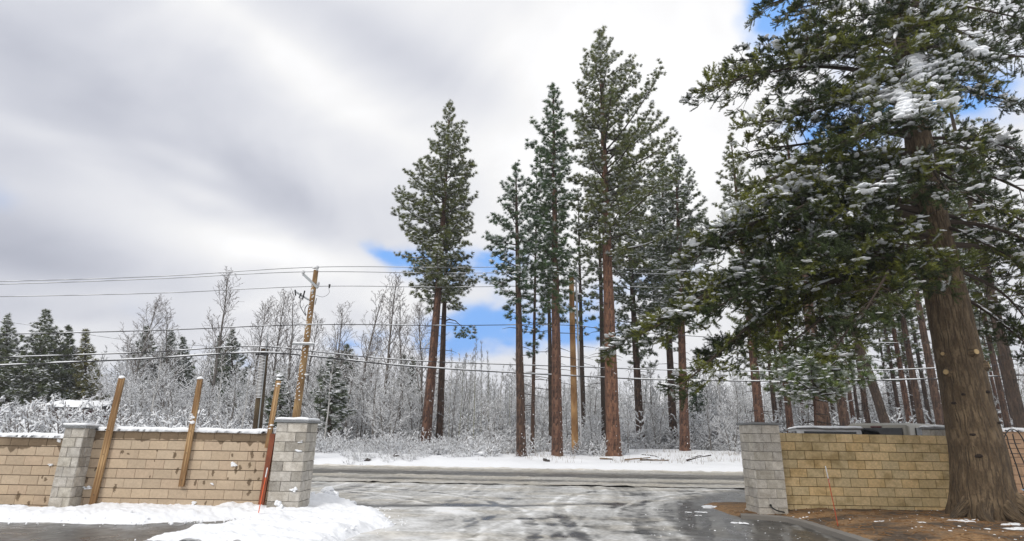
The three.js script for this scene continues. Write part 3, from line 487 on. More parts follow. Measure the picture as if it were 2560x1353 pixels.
// ---------------------------------------------------------------- conifers
function tuftGeo(n, len, w, seed, spread = 1.15, droop = 0) {          // a burst of long needles about a twig end that points along +y
  const R = rng(seed), p = [], nn = [];
  for (let i = 0; i < n; i++) {
    const a = i * 2.39996 + R() * 0.5, t = 0.15 + (spread) * Math.sqrt((i + 0.5) / n), L = len * (0.75 + 0.4 * R()), s = Math.sin(t), c = Math.cos(t);
    const d = new V3(Math.cos(a) * s, c - droop * s, Math.sin(a) * s).normalize(), side = new V3(-Math.sin(a), 0, Math.cos(a)).applyAxisAngle(d, R() * 3), o = new V3(0, -len * 0.35 * R(), 0);
    const b = o.clone().addScaledVector(d, L);
    p.push(o.x - side.x * w, o.y - side.y * w, o.z - side.z * w, o.x + side.x * w, o.y + side.y * w, o.z + side.z * w, b.x, b.y, b.z);
    const nr = new V3().crossVectors(side, d).normalize(); for (let k = 0; k < 3; k++) nn.push(nr.x, nr.y, nr.z);
  }
  const g = new THREE.BufferGeometry(); g.setAttribute('position', new THREE.Float32BufferAttribute(p, 3)); g.setAttribute('normal', new THREE.Float32BufferAttribute(nn, 3)); g.setAttribute('uv', new THREE.Float32BufferAttribute(new Float32Array(p.length / 3 * 2), 2)); return g;
}
const TUFT = tuftGeo(30, 0.25, 0.0155, 7), TUFT_FAR = tuftGeo(18, 0.30, 0.026, 8);
const UP = new V3(0, 1, 0);
const qDir = (d) => new THREE.Quaternion().setFromUnitVectors(UP, d);
function trunkGeo(pts, rad, sides, seed, flare = 0.5, um, vm) {
  const c = Math.max(1, Math.round(rad[0] * 2 * Math.PI / 1.0)), y0 = pts[0].y;
  return new Tubes().tube(pts, rad, sides, { um: um || c, vm: vm || 1.6, bulge: (a, y) => 1 + 0.05 * Math.sin(a * 3 + seed) + 0.04 * Math.sin(a * 5 + y * 1.3 + seed) + flare * Math.exp(-(y - y0) / (rad[0] * 1.6)) * (0.6 + 0.4 * Math.sin(a * 4 + seed * 2)) }).geo(true);
}
/* a tall pine: D metres off, foot and tip in photo pixels, crown half-widths [row, one side, other side] in photo pixels */
function pine(label, bx, by, tx, ty, w, crown, o = {}) {
  const D = o.D || rt(bx, by), base = P(bx, by, D), tip = P(tx, ty, D); if (o.D) base.y = terrain(base.x, -D) < -0.03 ? 0 : terrain(base.x, -D);
  const foot = o.D ? P(bx, by, D) : base; const dirx = (tip.x - foot.x) / (tip.y - foot.y); base.x = foot.x + dirx * (base.y - foot.y);
  const H = tip.y - base.y, R = rng(o.seed || Math.round(bx * 7 + ty)), t = thing(o.name || 'pine_tree', label, 'pine tree', o.group, base);
  const r0 = o.r || wid(bx, by, w, D) / 2 * Math.cos(Math.atan(base.x / D));
  const mid = o.bend || 0, axis = (y) => new V3(dirx * y + mid * Math.sin(Math.PI * y / H), y, 0.0);
  const rAt = (y) => r0 * Math.max(0.04, Math.pow(1 - y / (H * 1.03), o.taper || 0.78));
  const pts = [], rad = []; const NS = 26; for (let k = 0; k <= NS; k++) { const y = k === 0 ? -0.5 : H * Math.pow(k / NS, 1.25); pts.push(axis(Math.max(y, 0)).setY(y)); rad.push(k === 0 ? r0 : rAt(y)); }
  part('trunk', trunkGeo(pts, rad, 16, bx, o.flare ?? 0.28), o.bark || M.barkRed, t);
  const prof = crown.map(([py, l, r]) => [P(tx, py, D).y - base.y, wid(bx, by, 2 * l, D) / 2, wid(bx, by, 2 * r, D) / 2]).sort((a, b) => a[0] - b[0]);
  const y0 = prof[0][0], y1 = prof[prof.length - 1][0];
  const pw = (y, s) => { let i = 0; while (i < prof.length - 2 && prof[i + 1][0] < y) i++; const a = prof[i], b = prof[i + 1], k = clamp((y - a[0]) / (b[0] - a[0])); return lerp(lerp(a[1], b[1], k), lerp(a[2], b[2], k), s); };
  const limbs = new Tubes(), tufts = [], cols = [], snows = [], snowTubes = new Tubes();
  const dens = o.dens || 1, snow = o.snow ?? 0.3, ts = o.tuft || 1, hue = o.hue || [0.034, 0.055, 0.022];
  const add = (p, d, s) => {
    const q = qDir(d.clone().normalize()).multiply(new THREE.Quaternion().setFromAxisAngle(UP, R() * 6.28)); tufts.push(new THREE.Matrix4().compose(p, q, new V3(s, s * (0.85 + 0.3 * R()), s)));
    const k = (0.6 + 0.8 * R()) * 1.85, y = R(), fr = R() < 0.04 + 0.34 * snow ? 0.15 + 0.5 * R() : 0; cols.push(rgb(lerp(hue[0] * k * (1 + 0.5 * y), 0.62, fr), lerp(hue[1] * k * (1 + 0.22 * y), 0.64, fr), lerp(hue[2] * k * (1 - 0.1 * y), 0.66, fr)));
    if (R() < snow * (0.25 + 1.5 * sstep(0.35, 0.65, n3(p.x * 0.7 + bx, p.y * 0.7, p.z * 0.7)))) snows.push(TRS(p.x + d.x * 0.08, p.y + (0.06 + 0.05 * R()) * s, p.z + d.z * 0.08, s * (0.07 + 0.1 * R()), s * (0.05 + 0.05 * R()), s * (0.07 + 0.08 * R()), R() * 6, (R() - 0.5) * 0.6, (R() - 0.5) * 0.6));
  };
  const NB = Math.round((o.nb || 5.2) * (y1 - y0)); let az = R() * 6;
  for (let i = 0; i < NB; i++) {
    const f = (i + R()) / NB, y = lerp(y0, y1 - 0.2, Math.pow(f, o.pow || 0.95)); az += 2.39996 + (R() - 0.5) * 0.9;
    const s = 0.5 + 0.5 * Math.cos(az), reach = Math.max(0.25, pw(y, s)), rel = (y - y0) / (y1 - y0), L = reach * (0.66 + 0.54 * R()) * (R() < 0.12 ? 1.12 : 1) * (1 - 0.22 * sstep(0.6, 1, rel));
    const e0 = lerp(o.e0 ?? -0.15, o.e1 ?? 0.75, Math.pow(rel, 0.9)) + (R() - 0.5) * 0.7, dir = new V3(Math.cos(az) * Math.cos(e0), Math.sin(e0), Math.sin(az) * Math.cos(e0));
    const start = axis(y - L * Math.sin(e0) * 0.55), n = 6, bp = [start], br = []; let p = start.clone(), d = dir.clone(); const step = L / (n - 1) / Math.max(0.5, Math.cos(e0) * 0.9 + 0.1);
    for (let k = 1; k < n; k++) { d.y += (o.curl ?? 0.24) * (k / n) - (o.sag ?? 0.08) * (1 - k / n); d.x += (R() - 0.5) * 0.18; d.z += (R() - 0.5) * 0.18; d.normalize(); p = p.clone().addScaledVector(d, step); bp.push(p); }
    const rb = clamp(0.016 * L + 0.012, 0.015, 0.09); for (let k = 0; k < n; k++) br.push(rb * (1 - 0.75 * k / (n - 1))); limbs.tube(bp, br, 4);
    if (R() < snow * 1.6) { const a = 1 + Math.floor(R() * 2), q = bp.slice(a, a + 3 + Math.floor(R() * 2)); if (q.length > 1) snowTubes.tube(q.map((v, k) => v.clone().setY(v.y + br[a + k] * 0.8 + 0.01)), q.map((_, k) => (k === 0 || k === q.length - 1 ? 0.3 : 1) * (br[a + k] * 0.9 + 0.018)), 4); }
    const nt = Math.max(2, Math.round(L * 4.2 * dens));
    for (let k = 0; k < nt; k++) {
      const u = 0.14 + 0.86 * (k + R()) / nt, fi = Math.min(n - 2, Math.floor(u * (n - 1))), q = bp[fi].clone().lerp(bp[fi + 1], u * (n - 1) - fi), along = new V3().subVectors(bp[fi + 1], bp[fi]).normalize();
      const sgn = k % 2 ? 1 : -1, lat = new V3().crossVectors(along, UP).normalize().multiplyScalar(sgn), td = along.clone().multiplyScalar(0.35 + 0.4 * R()).addScaledVector(lat, 0.2 + 0.8 * R()).add(new V3(0, -0.35 + 1.5 * R(), 0)).normalize(), tl = L * 0.24 * (1.1 - 0.6 * u) * (0.6 + 0.8 * R()) + 0.12;
      const e = q.clone().addScaledVector(td, tl); limbs.tube([q, e], [0.012, 0.007], 3);
      const m = Math.max(1, Math.round(tl / 0.15 * dens)); for (let j = 0; j < m; j++) { const c = q.clone().lerp(e, (j + 0.8) / m); c.x += (R() - 0.5) * 0.22; c.y += (R() - 0.42) * 0.3; c.z += (R() - 0.5) * 0.22; add(c, td.clone().add(new V3((R() - 0.5) * 0.8, 0.25 + 0.3 * R(), (R() - 0.5) * 0.8)), ts * (0.75 + 0.4 * R())); }
    }
    add(bp[n - 1], d.clone().add(new V3(0, 0.4, 0)), ts * 1.05); add(bp[n - 2], d.clone().add(new V3(0, 0.4, 0)), ts);
  }
  for (let k = 0; k < 8; k++) add(axis(H - 0.12 - k * 0.16), new V3((R() - 0.5) * (0.3 + 0.15 * k), 1, (R() - 0.5) * (0.3 + 0.15 * k)), ts * (0.7 + 0.04 * k));
  for (let k = 0; k < (o.stubs || 11); k++) { const y = y0 * (0.45 + 0.55 * R()), a = R() * 6.28, L = 0.4 + 0.9 * R(), p = axis(y), e = p.clone().add(new V3(Math.cos(a) * L, -0.1 * L, Math.sin(a) * L)); limbs.tube([p, e, e.clone().add(new V3(Math.cos(a + 0.5) * L * 0.5, -0.15, Math.sin(a + 0.5) * L * 0.5))], [0.03, 0.018, 0.008], 4); }
  for (const [px, py] of o.reach || []) {                              // a lone bough that ends at a given place
    const end = P(px, py, D).sub(base), st = axis(end.y + 0.9), bp = [0, 0.25, 0.5, 0.75, 1].map((u) => st.clone().lerp(end, u).add(new V3(0, 0.5 * Math.sin(Math.PI * u), 0.2 * Math.sin(u * 5)))); limbs.tube(bp, [0.06, 0.05, 0.04, 0.025, 0.015], 4);
    for (let k = 0; k < 46; k++) { const c = bp[4].clone().add(new V3((R() - 0.55) * 1.7, (R() - 0.45) * 0.9, (R() - 0.5) * 1.2)); add(c, new V3(R() - 0.5, 0.3 + R(), R() - 0.5), ts); }
  }
  part('branches', limbs.geo(), M.limb, t, true);
  instances('needles', o.far ? TUFT_FAR : TUFT, M.needle, tufts, t, cols);
  if (!snowTubes.empty) part('snow_on_branches', snowTubes.geo(), snowLump, t, true);
  // snow plastered on the weather side of the trunk
  const nSt = 2.2 * (o.stuck ?? 26); for (let k = 0; k < nSt; k++) { const y = 0.1 + Math.pow(R(), 1.8) * (o.stuckH || 7), a = (o.stuckA ?? 0.1) + (R() + R() - 1) * 1.5, r = rAt(y) * (1.0 + 0.2 * Math.exp(-y / r0)), c = axis(y); snows.push(TRS(c.x + Math.cos(a) * r, y, c.z + Math.sin(a) * r, 0.015 + 0.03 * R() * R(), 0.04 + 0.12 * R() * R(), 0.02 + 0.03 * R() * R(), R() * 6)); }
  if (snows.length) instances('snow_lumps', SMALL[1], snowLump, snows, t);
  return t;
}
const GA = 'tall pines standing beyond the road', olive = [0.052, 0.068, 0.02], bluish = [0.028, 0.054, 0.028], mid = [0.038, 0.06, 0.02];
pine('thick leaning pine, larger of the two pines by the blue gap, broad snowy crown', 1062, 1122, 1125, 252, 27, [[252, 4, 4], [292, 24, 24], [340, 36, 62], [386, 84, 80], [430, 90, 90], [471, 108, 100], [505, 128, 108], [575, 126, 115], [649, 108, 96], [720, 106, 92], [765, 50, 60]], { hue: olive, snow: 0.42, nb: 6.4, seed: 12, bend: 0.15 });
pine('slim pine right beside the thick leaning pine, one lone drooping bough', 1098, 1120, 1122, 470, 20, [[470, 10, 10], [560, 40, 40], [650, 62, 65], [720, 70, 70], [775, 40, 60]], { bark: M.barkBrown, hue: mid, snow: 0.35, reach: [[1165, 832]], nb: 4 });
pine('dark straight pine with sparse crown, first of the five trunks right of the blue gap', 1304, 1140, 1289, 405, 25, [[405, 6, 6], [440, 28, 28], [520, 62, 50], [580, 88, 56], [650, 92, 60], [700, 100, 56], [750, 66, 42], [810, 26, 20]], { bark: M.barkBrown, hue: bluish, snow: 0.24, nb: 5.4, seed: 31, stubs: 9, stuck: 40 });
pine('very thin pine between two thick trunks, feet close to the road bank', 1331, 1132, 1343, 380, 11, [[380, 6, 6], [450, 30, 30], [560, 40, 40], [700, 42, 40], [820, 40, 36], [900, 14, 14]], { bark: M.barkBrown, hue: bluish, snow: 0.2, nb: 3.4 });
pine('reddish pine with dense dark green crown beside the new yellow pole', 1394, 1140, 1383, 208, 29, [[208, 4, 4], [235, 20, 22], [290, 42, 32], [350, 66, 46], [440, 78, 58], [520, 82, 62], [620, 78, 58], [720, 62, 52], [800, 42, 42]], { hue: [0.03, 0.056, 0.024], snow: 0.16, nb: 6.6, seed: 55, dens: 1.1, stuck: 34 });
pine('thin dark trunk hidden half behind the reddish dense pine', 1380, 1124, 1368, 520, 15, [[520, 8, 8], [600, 40, 40], [700, 44, 40], [820, 24, 20]], { bark: M.barkDark, hue: bluish, snow: 0.2, nb: 3 });
pine('thin dark pine directly behind the new yellow pole', 1459, 1115, 1445, 470, 15, [[470, 8, 8], [560, 34, 34], [660, 44, 40], [760, 42, 40], [860, 16, 14]], { bark: M.barkDark, hue: mid, snow: 0.2, nb: 3.4 });
pine('tallest pine with broad airy crown and thick warm brown trunk', 1534, 1140, 1500, 75, 37, [[75, 4, 4], [110, 26, 30], [150, 68, 92], [190, 82, 126], [230, 94, 152], [280, 96, 184], [330, 100, 196], [390, 106, 200], [450, 112, 205], [520, 100, 190], [600, 80, 165], [660, 40, 110]], { bark: M.barkWarm, hue: olive, snow: 0.26, nb: 5.2, seed: 78, e1: 0.85, dens: 0.92, stuck: 30 });
pine('dark narrow trunk close behind the tallest pine', 1513, 1122, 1494, 400, 17, [[400, 8, 8], [500, 40, 36], [620, 48, 40], [760, 40, 36], [850, 14, 14]], { bark: M.barkDark, hue: mid, snow: 0.2, nb: 3.4 });
pine('greyish brown pine standing alone in the middle of the snowy clearing', 1603, 1118, 1563, 400, 22, [[400, 8, 8], [480, 50, 60], [600, 80, 80], [720, 84, 84], [830, 60, 66], [920, 30, 56]], { bark: M.barkBrown, hue: mid, snow: 0.4, nb: 4.4, seed: 91 });
pine('left trunk of the close pair of pines near the snowy clearing', 1685, 1120, 1652, 390, 22, [[390, 8, 8], [460, 54, 54], [600, 86, 76], [700, 84, 74], [800, 64, 60], [880, 30, 30]], { bark: M.barkBrown, hue: mid, snow: 0.5, nb: 4.6 });
pine('right trunk of the close pair, reddish bark plastered with snow', 1713, 1127, 1690, 385, 26, [[385, 8, 8], [420, 40, 56], [500, 70, 96], [600, 96, 110], [720, 96, 104], [830, 70, 86]], { hue: mid, snow: 0.5, nb: 4.8, stuck: 60 });
pine('small young pine with thin trunk and low green crown in the clearing', 1746, 1113, 1738, 935, 8, [[935, 4, 4], [985, 26, 30], [1030, 32, 38], [1070, 30, 34]], { bark: M.barkDark, hue: [0.03, 0.06, 0.03], snow: 0.35, nb: 9, stuck: 2, e0: 0.0, tuft: 0.85 });
pine('slender pine with pointed tip rising beside the big fir boughs', 1900, 1062, 1826, 333, 27, [[333, 4, 4], [380, 26, 24], [450, 46, 44], [550, 54, 54], [700, 62, 62], [880, 56, 50], [960, 30, 30]], { D: 44, hue: olive, snow: 0.25, nb: 5, stuck: 40, stuckH: 9 });
const GB0 = 0; void GB0; const GB = 'pine trunks standing behind the parked cars';
const behind = [[1941, 1062, 15, 56, 'thin dark pine trunk just right of the bare grey pillar cap'], [1977, 1076, 20, 48, 'slim reddish trunk over the near end of the ochre wall'], [2060, 1066, 45, 33, 'stout rough pine trunk behind the white car roof', 1], [2088, 1064, 12, 60, 'thin dark trunk touching the right edge of the stout trunk'], [2113, 1066, 30, 42, 'thick brown trunk right behind the gap between the two cars'], [2136, 1066, 13, 60, 'thin greyish trunk beside the thick brown trunk'], [2171, 1066, 18, 52, 'reddish trunk above the red lamp of the beige car'], [2216, 1066, 30, 42, 'leaning brown trunk above the dark rear window', 2], [2253, 1066, 13, 58, 'thin dark trunk, first after the leaning one'], [2276, 1066, 18, 50, 'medium dark trunk above the side window of the beige car'], [2305, 1066, 22, 46, 'brown trunk next to the snow-capped hidden pillar'], [2327, 1064, 14, 56, 'narrow trunk left of the snow-capped hidden pillar'], [2352, 1062, 27, 42, 'reddish trunk half hidden by the big fir trunk'], [2486, 1064, 18, 50, 'dark trunk touching the right side of the big fir trunk'], [2520, 1064, 20, 48, 'greyish trunk above the pinkish wall'], [2553, 1066, 40, 34, 'stout reddish trunk above the wire trellis'], [1957, 1066, 9, 66, 'very thin trunk in the gap right of the bare pillar'], [2012, 1070, 11, 62, 'thin trunk above the front of the white car roof'], [2150, 1066, 10, 66, 'very thin trunk between brown trunk and reddish trunk'], [2234, 1066, 9, 68, 'very thin trunk right of the leaning trunk'], [2291, 1066, 10, 64, 'very thin trunk above the middle of the side window'], [2505, 1064, 10, 62, 'very thin trunk right of the big fir, between thicker ones'], [2535, 1064, 11, 60, 'thin trunk left of the stout reddish trunk above the trellis']];
behind.forEach(([bx, by, w, D, label, kind], i) => {
  const ln = (bx - 1384) / (by + 4174), ty = [470, 520, 330, 500, 380, 480, 430, 400, 460, 420, 360, 450, 330, 300, 260, 160, 560, 520, 580, 600, 540, 420, 440][i], lean = kind === 2 ? 0.17 : 0, tx = bx - (by - ty) * (ln + lean);
  const cw = w < 16 ? 46 : 74, cb = [880, 820, 560, 880, 740, 870, 850, 760, 900, 850, 800, 880, 760, 870, 840, 640, 880, 870, 890, 880, 880, 860, 850][i];
  pine(label, bx, by, tx, ty, w, [[ty, 4, 4], [ty + 120, cw * 0.5, cw * 0.5], [lerp(ty, cb, 0.5), cw, cw], [cb, cw * 0.8, cw * 0.8], [cb + 60, 20, 20]], { D, hue: i % 3 ? mid : olive, snow: 0.38, nb: 3.2, bark: [M.barkBrown, M.barkRed, M.barkBrown, M.barkDark][i % 4], group: GB, stuck: 50, stuckH: 12, seed: 400 + i * 7, dens: 0.9 });
});
pine('young bright green pine loaded with snow lumps behind the ochre wall', 2040, 1085, 2030, 850, 10, [[850, 20, 20], [890, 70, 70], [930, 120, 120], [975, 130, 140], [1010, 60, 70]], { D: 25, hue: [0.055, 0.085, 0.026], snow: 1.0, nb: 14, e0: -0.1, e1: 0.5, stuck: 0, seed: 222, r: 0.08, tuft: 0.85 });
// the dark conifers over the tan wall
const GC = 'dark snowy conifers rising behind the tan wall';
for (const [label, bx, tx, ty, w, D, hw] of [['dense dark conifer cut by the photo edge', 18, 16, 788, 20, 58, 62], ['tallest broad conifer of the dark group over the tan wall', 100, 113, 772, 22, 58, 74], ['narrow dark conifer between the broad one and the golden-tipped one', 165, 171, 816, 16, 60, 46], ['golden green tipped conifer at the end of the dark group', 212, 213, 822, 16, 60, 44]])
  pine(label, bx, 1035, tx, ty, w, [[ty, 3, 3], [ty + 40, hw * 0.3, hw * 0.3], [ty + 100, hw * 0.66, hw * 0.66], [ty + 170, hw, hw], [1000, hw, hw], [1030, hw * 0.6, hw * 0.6]], { D, name: 'conifer_tree', hue: tx === 213 ? [0.075, 0.08, 0.022] : [0.04, 0.056, 0.022], snow: 0.45, nb: 10, e0: -0.25, e1: 0.6, far: true, tuft: 1.0, stuck: 0, group: GC, bark: M.barkDark });
for (const [label, bx, tx, ty, D, hw] of [['small pointed conifer behind the first tilted post', 362, 365, 814, 74, 38], ['small conifer left of the post with snowy lower end', 424, 427, 824, 76, 34], ['short conifer beside the slender birch over the middle of the tan wall', 458, 457, 842, 78, 32], ['dark conifer near the weathered pole, lighter green tip', 580, 579, 824, 74, 36], ['narrow spire-like conifer left of the lighter tipped one', 550, 549, 838, 76, 24], ['snow-dusted conifer behind the leaning utility pole', 868, 867, 860, 74, 48], ['dark young conifer mottled with snow right behind the big pillar', 824, 828, 890, 44, 46], ['low snow-mottled conifer between weathered pole and leaning pole', 700, 702, 930, 46, 40], ['tiny conifer tip between two tall bare trees', 1012, 1010, 884, 84, 26], ['tiny conifer tip next to the thick leaning pine', 1034, 1032, 892, 84, 26]])
  pine(label, bx, 1080, tx, ty, 14, [[ty, 3, 3], [ty + 40, hw * 0.5, hw * 0.5], [ty + 90, hw, hw], [1040, hw * 1.1, hw * 1.1], [1075, hw * 0.6, hw * 0.6]], { D, name: 'conifer_tree', hue: [0.032, 0.05, 0.024], snow: 0.6, nb: 8, e0: -0.25, e1: 0.6, far: true, tuft: 1.1, stuck: 0, bark: M.barkDark });

// ---------------------------------------------------------------- bare trees under snow
function bareTree(seed, H, o = {}) {
  const R = rng(seed), trunk = new Tubes(), br = new Tubes(), sn = new Tubes();
  const grow = (p, d, L, r, lev, t0) => {
    const n = [14, 6, 4, 3, 2][lev], pts = [p.clone()], rad = [r], dirs = [d.clone()]; let q = p.clone(), v = d.clone();
    for (let k = 1; k <= n; k++) { const w = [0.05, 0.16, 0.22, 0.3, 0.3][lev] * (o.gnarl || 1); v.x += (R() - 0.5) * w * 2; v.z += (R() - 0.5) * w * 2; v.y += (R() - 0.5) * w + [0.02, o.up ?? 0.09, 0.06, 0.03, 0][lev]; v.normalize(); q = q.clone().addScaledVector(v, L / n); pts.push(q); rad.push(Math.max(o.min || 0.011, r * (1 - 0.82 * k / n))); dirs.push(v.clone()); }
    (lev ? br : trunk).tube(pts, rad, lev ? (lev === 1 ? 4 : 3) : 8, lev ? {} : { um: 1, vm: 1 });
    const flat = Math.hypot(d.x, d.z);
    if (lev && R() < (o.snow ?? 0.7) && flat > 0.25) { const a = R() < 0.7 ? 0 : 1; const s = pts.slice(a); if (s.length > 1) sn.tube(s.map((u, k) => u.clone().setY(u.y + rad[a + k] * 0.7 + 0.006)), s.map((_, k) => rad[a + k] * 0.75 + (lev < 3 ? 0.014 : 0.009)), 3); }
    if (lev >= (o.levels || 3)) return;
    const nc = Math.round([o.n0 || 26, o.n1 || 7, o.n2 || 4, 2][lev] * (0.8 + 0.4 * R())); let az = R() * 6.28;
    for (let c = 0; c < nc; c++) {
      const t = lev ? 0.2 + 0.8 * (c + R()) / nc : lerp(t0, 0.98, Math.pow((c + R()) / nc, 0.9)), fi = Math.min(n - 1, Math.floor(t * n)), s = pts[fi].clone().lerp(pts[fi + 1], t * n - fi), ax = dirs[fi]; az += 2.4 + (R() - 0.5);
      const side = new V3(Math.cos(az), 0, Math.sin(az)).addScaledVector(ax, -(Math.cos(az) * ax.x + Math.sin(az) * ax.z)).normalize(), spread = lev ? 0.75 : lerp(o.s0 ?? 1.1, o.s1 ?? 0.55, t);
      const cd = ax.clone().multiplyScalar(1 - spread * 0.35).addScaledVector(side, spread * 0.8).normalize();
      const cl = lev ? L * (0.5 - 0.22 * t) * (0.6 + 0.6 * R()) : H * (o.w || 0.27) * Math.pow(1 - t * 0.86, 0.7) * (0.6 + 0.6 * R());
      grow(s, cd, cl, Math.max(o.min || 0.011, rad[fi] * [0.42, 0.55, 0.6, 0.6][lev]), lev + 1, 0);
    }
  };
  const stems = o.stems || 1;
  for (let k = 0; k < stems; k++) { const a = k * 2.4, sp = stems > 6 ? 0.25 + 0.75 * R() : stems > 1 ? 0.12 + 0.1 * R() : 0.02; grow(new V3(Math.cos(a) * 0.25 * (stems > 1), -0.3, Math.sin(a) * 0.25 * (stems > 1)), new V3(Math.cos(a) * sp, 1, Math.sin(a) * sp).normalize(), (H + 0.3) * (k ? 0.7 + 0.3 * R() : 1), H * (o.r || 0.0105) * (stems > 1 ? 0.75 : 1), 0, o.t0 ?? 0.25); }
  return { trunk: trunk.geo(), br: br.geo(), sn: sn.empty ? null : sn.geo(), H };
}
const protos = [bareTree(1, 14, { n0: 27, n1: 7, w: 0.34, s0: 0.95, s1: 0.5, up: 0.13, t0: 0.3, snow: 0.22 }), bareTree(2, 14, { n0: 22, n1: 8, gnarl: 1.2, w: 0.40, s0: 0.85, s1: 0.5, up: 0.15, t0: 0.36, snow: 0.2 }), bareTree(3, 12, { n0: 26, n1: 6, w: 0.28, s0: 0.85, up: 0.15, snow: 0.25 }), bareTree(4, 11, { stems: 2, n0: 18, n1: 6 }), bareTree(5, 12, { n0: 22, n1: 5, w: 0.14, t0: 0.45, snow: 0.5, r: 0.0075 }), bareTree(6, 8, { stems: 3, n0: 15, n1: 7, gnarl: 1.5, w: 0.36, t0: 0.15, snow: 0.95 }), bareTree(8, 10, { n0: 26, n1: 7, w: 0.36, gnarl: 1.5, t0: 0.12, snow: 1 })];
let proto0 = {};
function bare(label, k, px, topY, D, o = {}) {
  const pr = protos[k], R = rng(px * 3 + k), lean = (px - 1384) / (1000 + 4174), b = P(px, 1095, D); b.y = terrain(b.x, b.z) - 0.05; const top = P(px - (1095 - topY) * lean * 0 , topY, D), s = (top.y - b.y) / pr.H;
  const t = thing(o.name || 'bare_tree', label, o.cat || 'bare tree', o.group, b); t.scale.set(s * (o.fat || 1), s, s * (o.fat || 1)); t.rotation.set(0, R() * 6.28, 0);
  part('trunk', pr.trunk, o.bark || M.greyBark, t); part('branches', pr.br, o.twig || M.twig, t, true); if (pr.sn) part('snow', pr.sn, snowLump, t, true);
  return t;
}
const bares = [['bare tree with forked top over the end of the dark conifer group', 1, 312, 752, 52], ['thin bare treetop between the first and second tilted posts, pale twigs', 2, 398, 782, 54], ['tallest rounded bare tree over the wall, above the middle post', 0, 515, 698, 50], ['bare tree left of the weathered pole, fine spreading crown', 1, 622, 756, 52], ['bare tree just above the weathered pole, tall fine crown', 0, 668, 734, 54], ['bare tree touching the leaning utility pole on its wall side', 2, 712, 736, 53], ['low bare tree behind the leaning utility pole crossbar', 1, 745, 800, 55], ['bare tree close right of the leaning utility pole', 0, 808, 770, 54], ['slender bare tree right of the utility pole in front of the cloud', 2, 880, 728, 52], ['tallest slender bare tree left of the thick leaning pine', 0, 952, 692, 50], ['bare tree between the tallest slender one and the pine', 2, 996, 762, 52], ['bare tree spreading beside the thick leaning pine trunk', 1, 1048, 770, 49], ['thin low bare tree behind the big snow-capped pillar', 2, 838, 830, 55], ['small bare tree in front of the snow-dusted conifer', 1, 908, 845, 57]];
bares.forEach(([l, k, x, y, d]) => bare(l, k, x, y, d, { fat: 1.15 }));
const aspens = [['pale aspen trunk nearest the slim pine, thin', 1122, 872], ['pale green aspen stem, second right of the slim pine', 1146, 884], ['pale aspen in the middle of the clump under the blue gap', 1166, 872], ['straight pale stem of the aspen clump under the blue gap, tallest', 1184, 848], ['greenish aspen stem right of the tallest in the clump', 1203, 856], ['leaning thin aspen at the right of the clump', 1222, 880], ['short pale aspen near the dark straight pine', 1246, 915], ['low pale aspen touching the dark straight pine', 1276, 938]];
aspens.forEach(([l, x, y], i) => bare(l, 4, x, y, 47 + (i % 3), { name: 'aspen_tree', cat: 'aspen', bark: i % 2 ? M.aspenGreen : M.aspen, twig: M.twigPale, fat: 0.8 }));
const whites = [['white birch trunk between the first and middle tilted posts', 370, 852, 4], ['white leaning birch trunk left of the middle tilted post', 452, 850, 4], ['pale birch right of the middle tilted post, snowy', 540, 880, 4], ['pale thin birch left of the weathered pole', 600, 872, 4], ['white birch stem right behind the big snow-capped pillar', 812, 880, 4], ['pale slim trunk between pillar and leaning pine, snow on its side', 975, 900, 4]];
whites.forEach(([l, x, y, k], i) => { const t = bare(l, k, x, y, 42 + i % 3, { name: 'birch_tree', cat: 'birch', bark: std({ color: rgb(0.55, 0.54, 0.52), roughness: 0.9, bumpMap: grainTex, bumpScale: 0.02 }), twig: M.twigPale, fat: 1.35 }); if (i === 1) t.rotation.z = -0.14; });
// low gnarled trees and tangles thick with snow, one by one along the wood's edge
const lows = [[45, 985], [140, 1000], [262, 930], [298, 955], [338, 935], [405, 930], [432, 955], [482, 930], [525, 950], [572, 935], [628, 930], [690, 940], [728, 935], [792, 900], [826, 930], [862, 915], [898, 940], [930, 905], [968, 950], [1002, 930], [1036, 955], [1130, 960], [1236, 985], [1270, 1000], [1350, 990], [1418, 1000], [1480, 1010], [1570, 1000], [1640, 985], [1775, 990], [1830, 970]];
const lowWhere = (x) => x < 240 ? 'in front of the dark conifers' : x < 300 ? 'beside the first tilted post' : x < 480 ? 'between first and middle posts' : x < 650 ? 'between middle post and weathered pole' : x < 750 ? 'between weathered pole and utility pole' : x < 850 ? 'right behind the big pillar' : x < 1050 ? 'between big pillar and leaning pine' : x < 1300 ? 'under the blue gap' : x < 1530 ? 'behind the yellow pole' : 'behind the snowy clearing';
const lowLook = ['snow-laden gnarled low tree', 'tangled snowy low tree', 'crooked snow-dusted low tree'];
const lowSeen = {}, ordinal = ['first', 'second', 'third', 'fourth', 'fifth', 'sixth', 'seventh', 'eighth'];
lows.forEach(([x, y0], i) => { const y = x > 240 && x < 1050 ? y0 - 22 : y0, w = lowWhere(x), k = lowSeen[w] = (lowSeen[w] ?? -1) + 1; bare(`${lowLook[i % 3]}, ${ordinal[k]} from the left ${w}`, 5 + i % 2, x, y, 43 + (i * 7) % 9, { twig: M.twig, fat: 1.15, group: 'low snowy trees at the edge of the wood' }); });
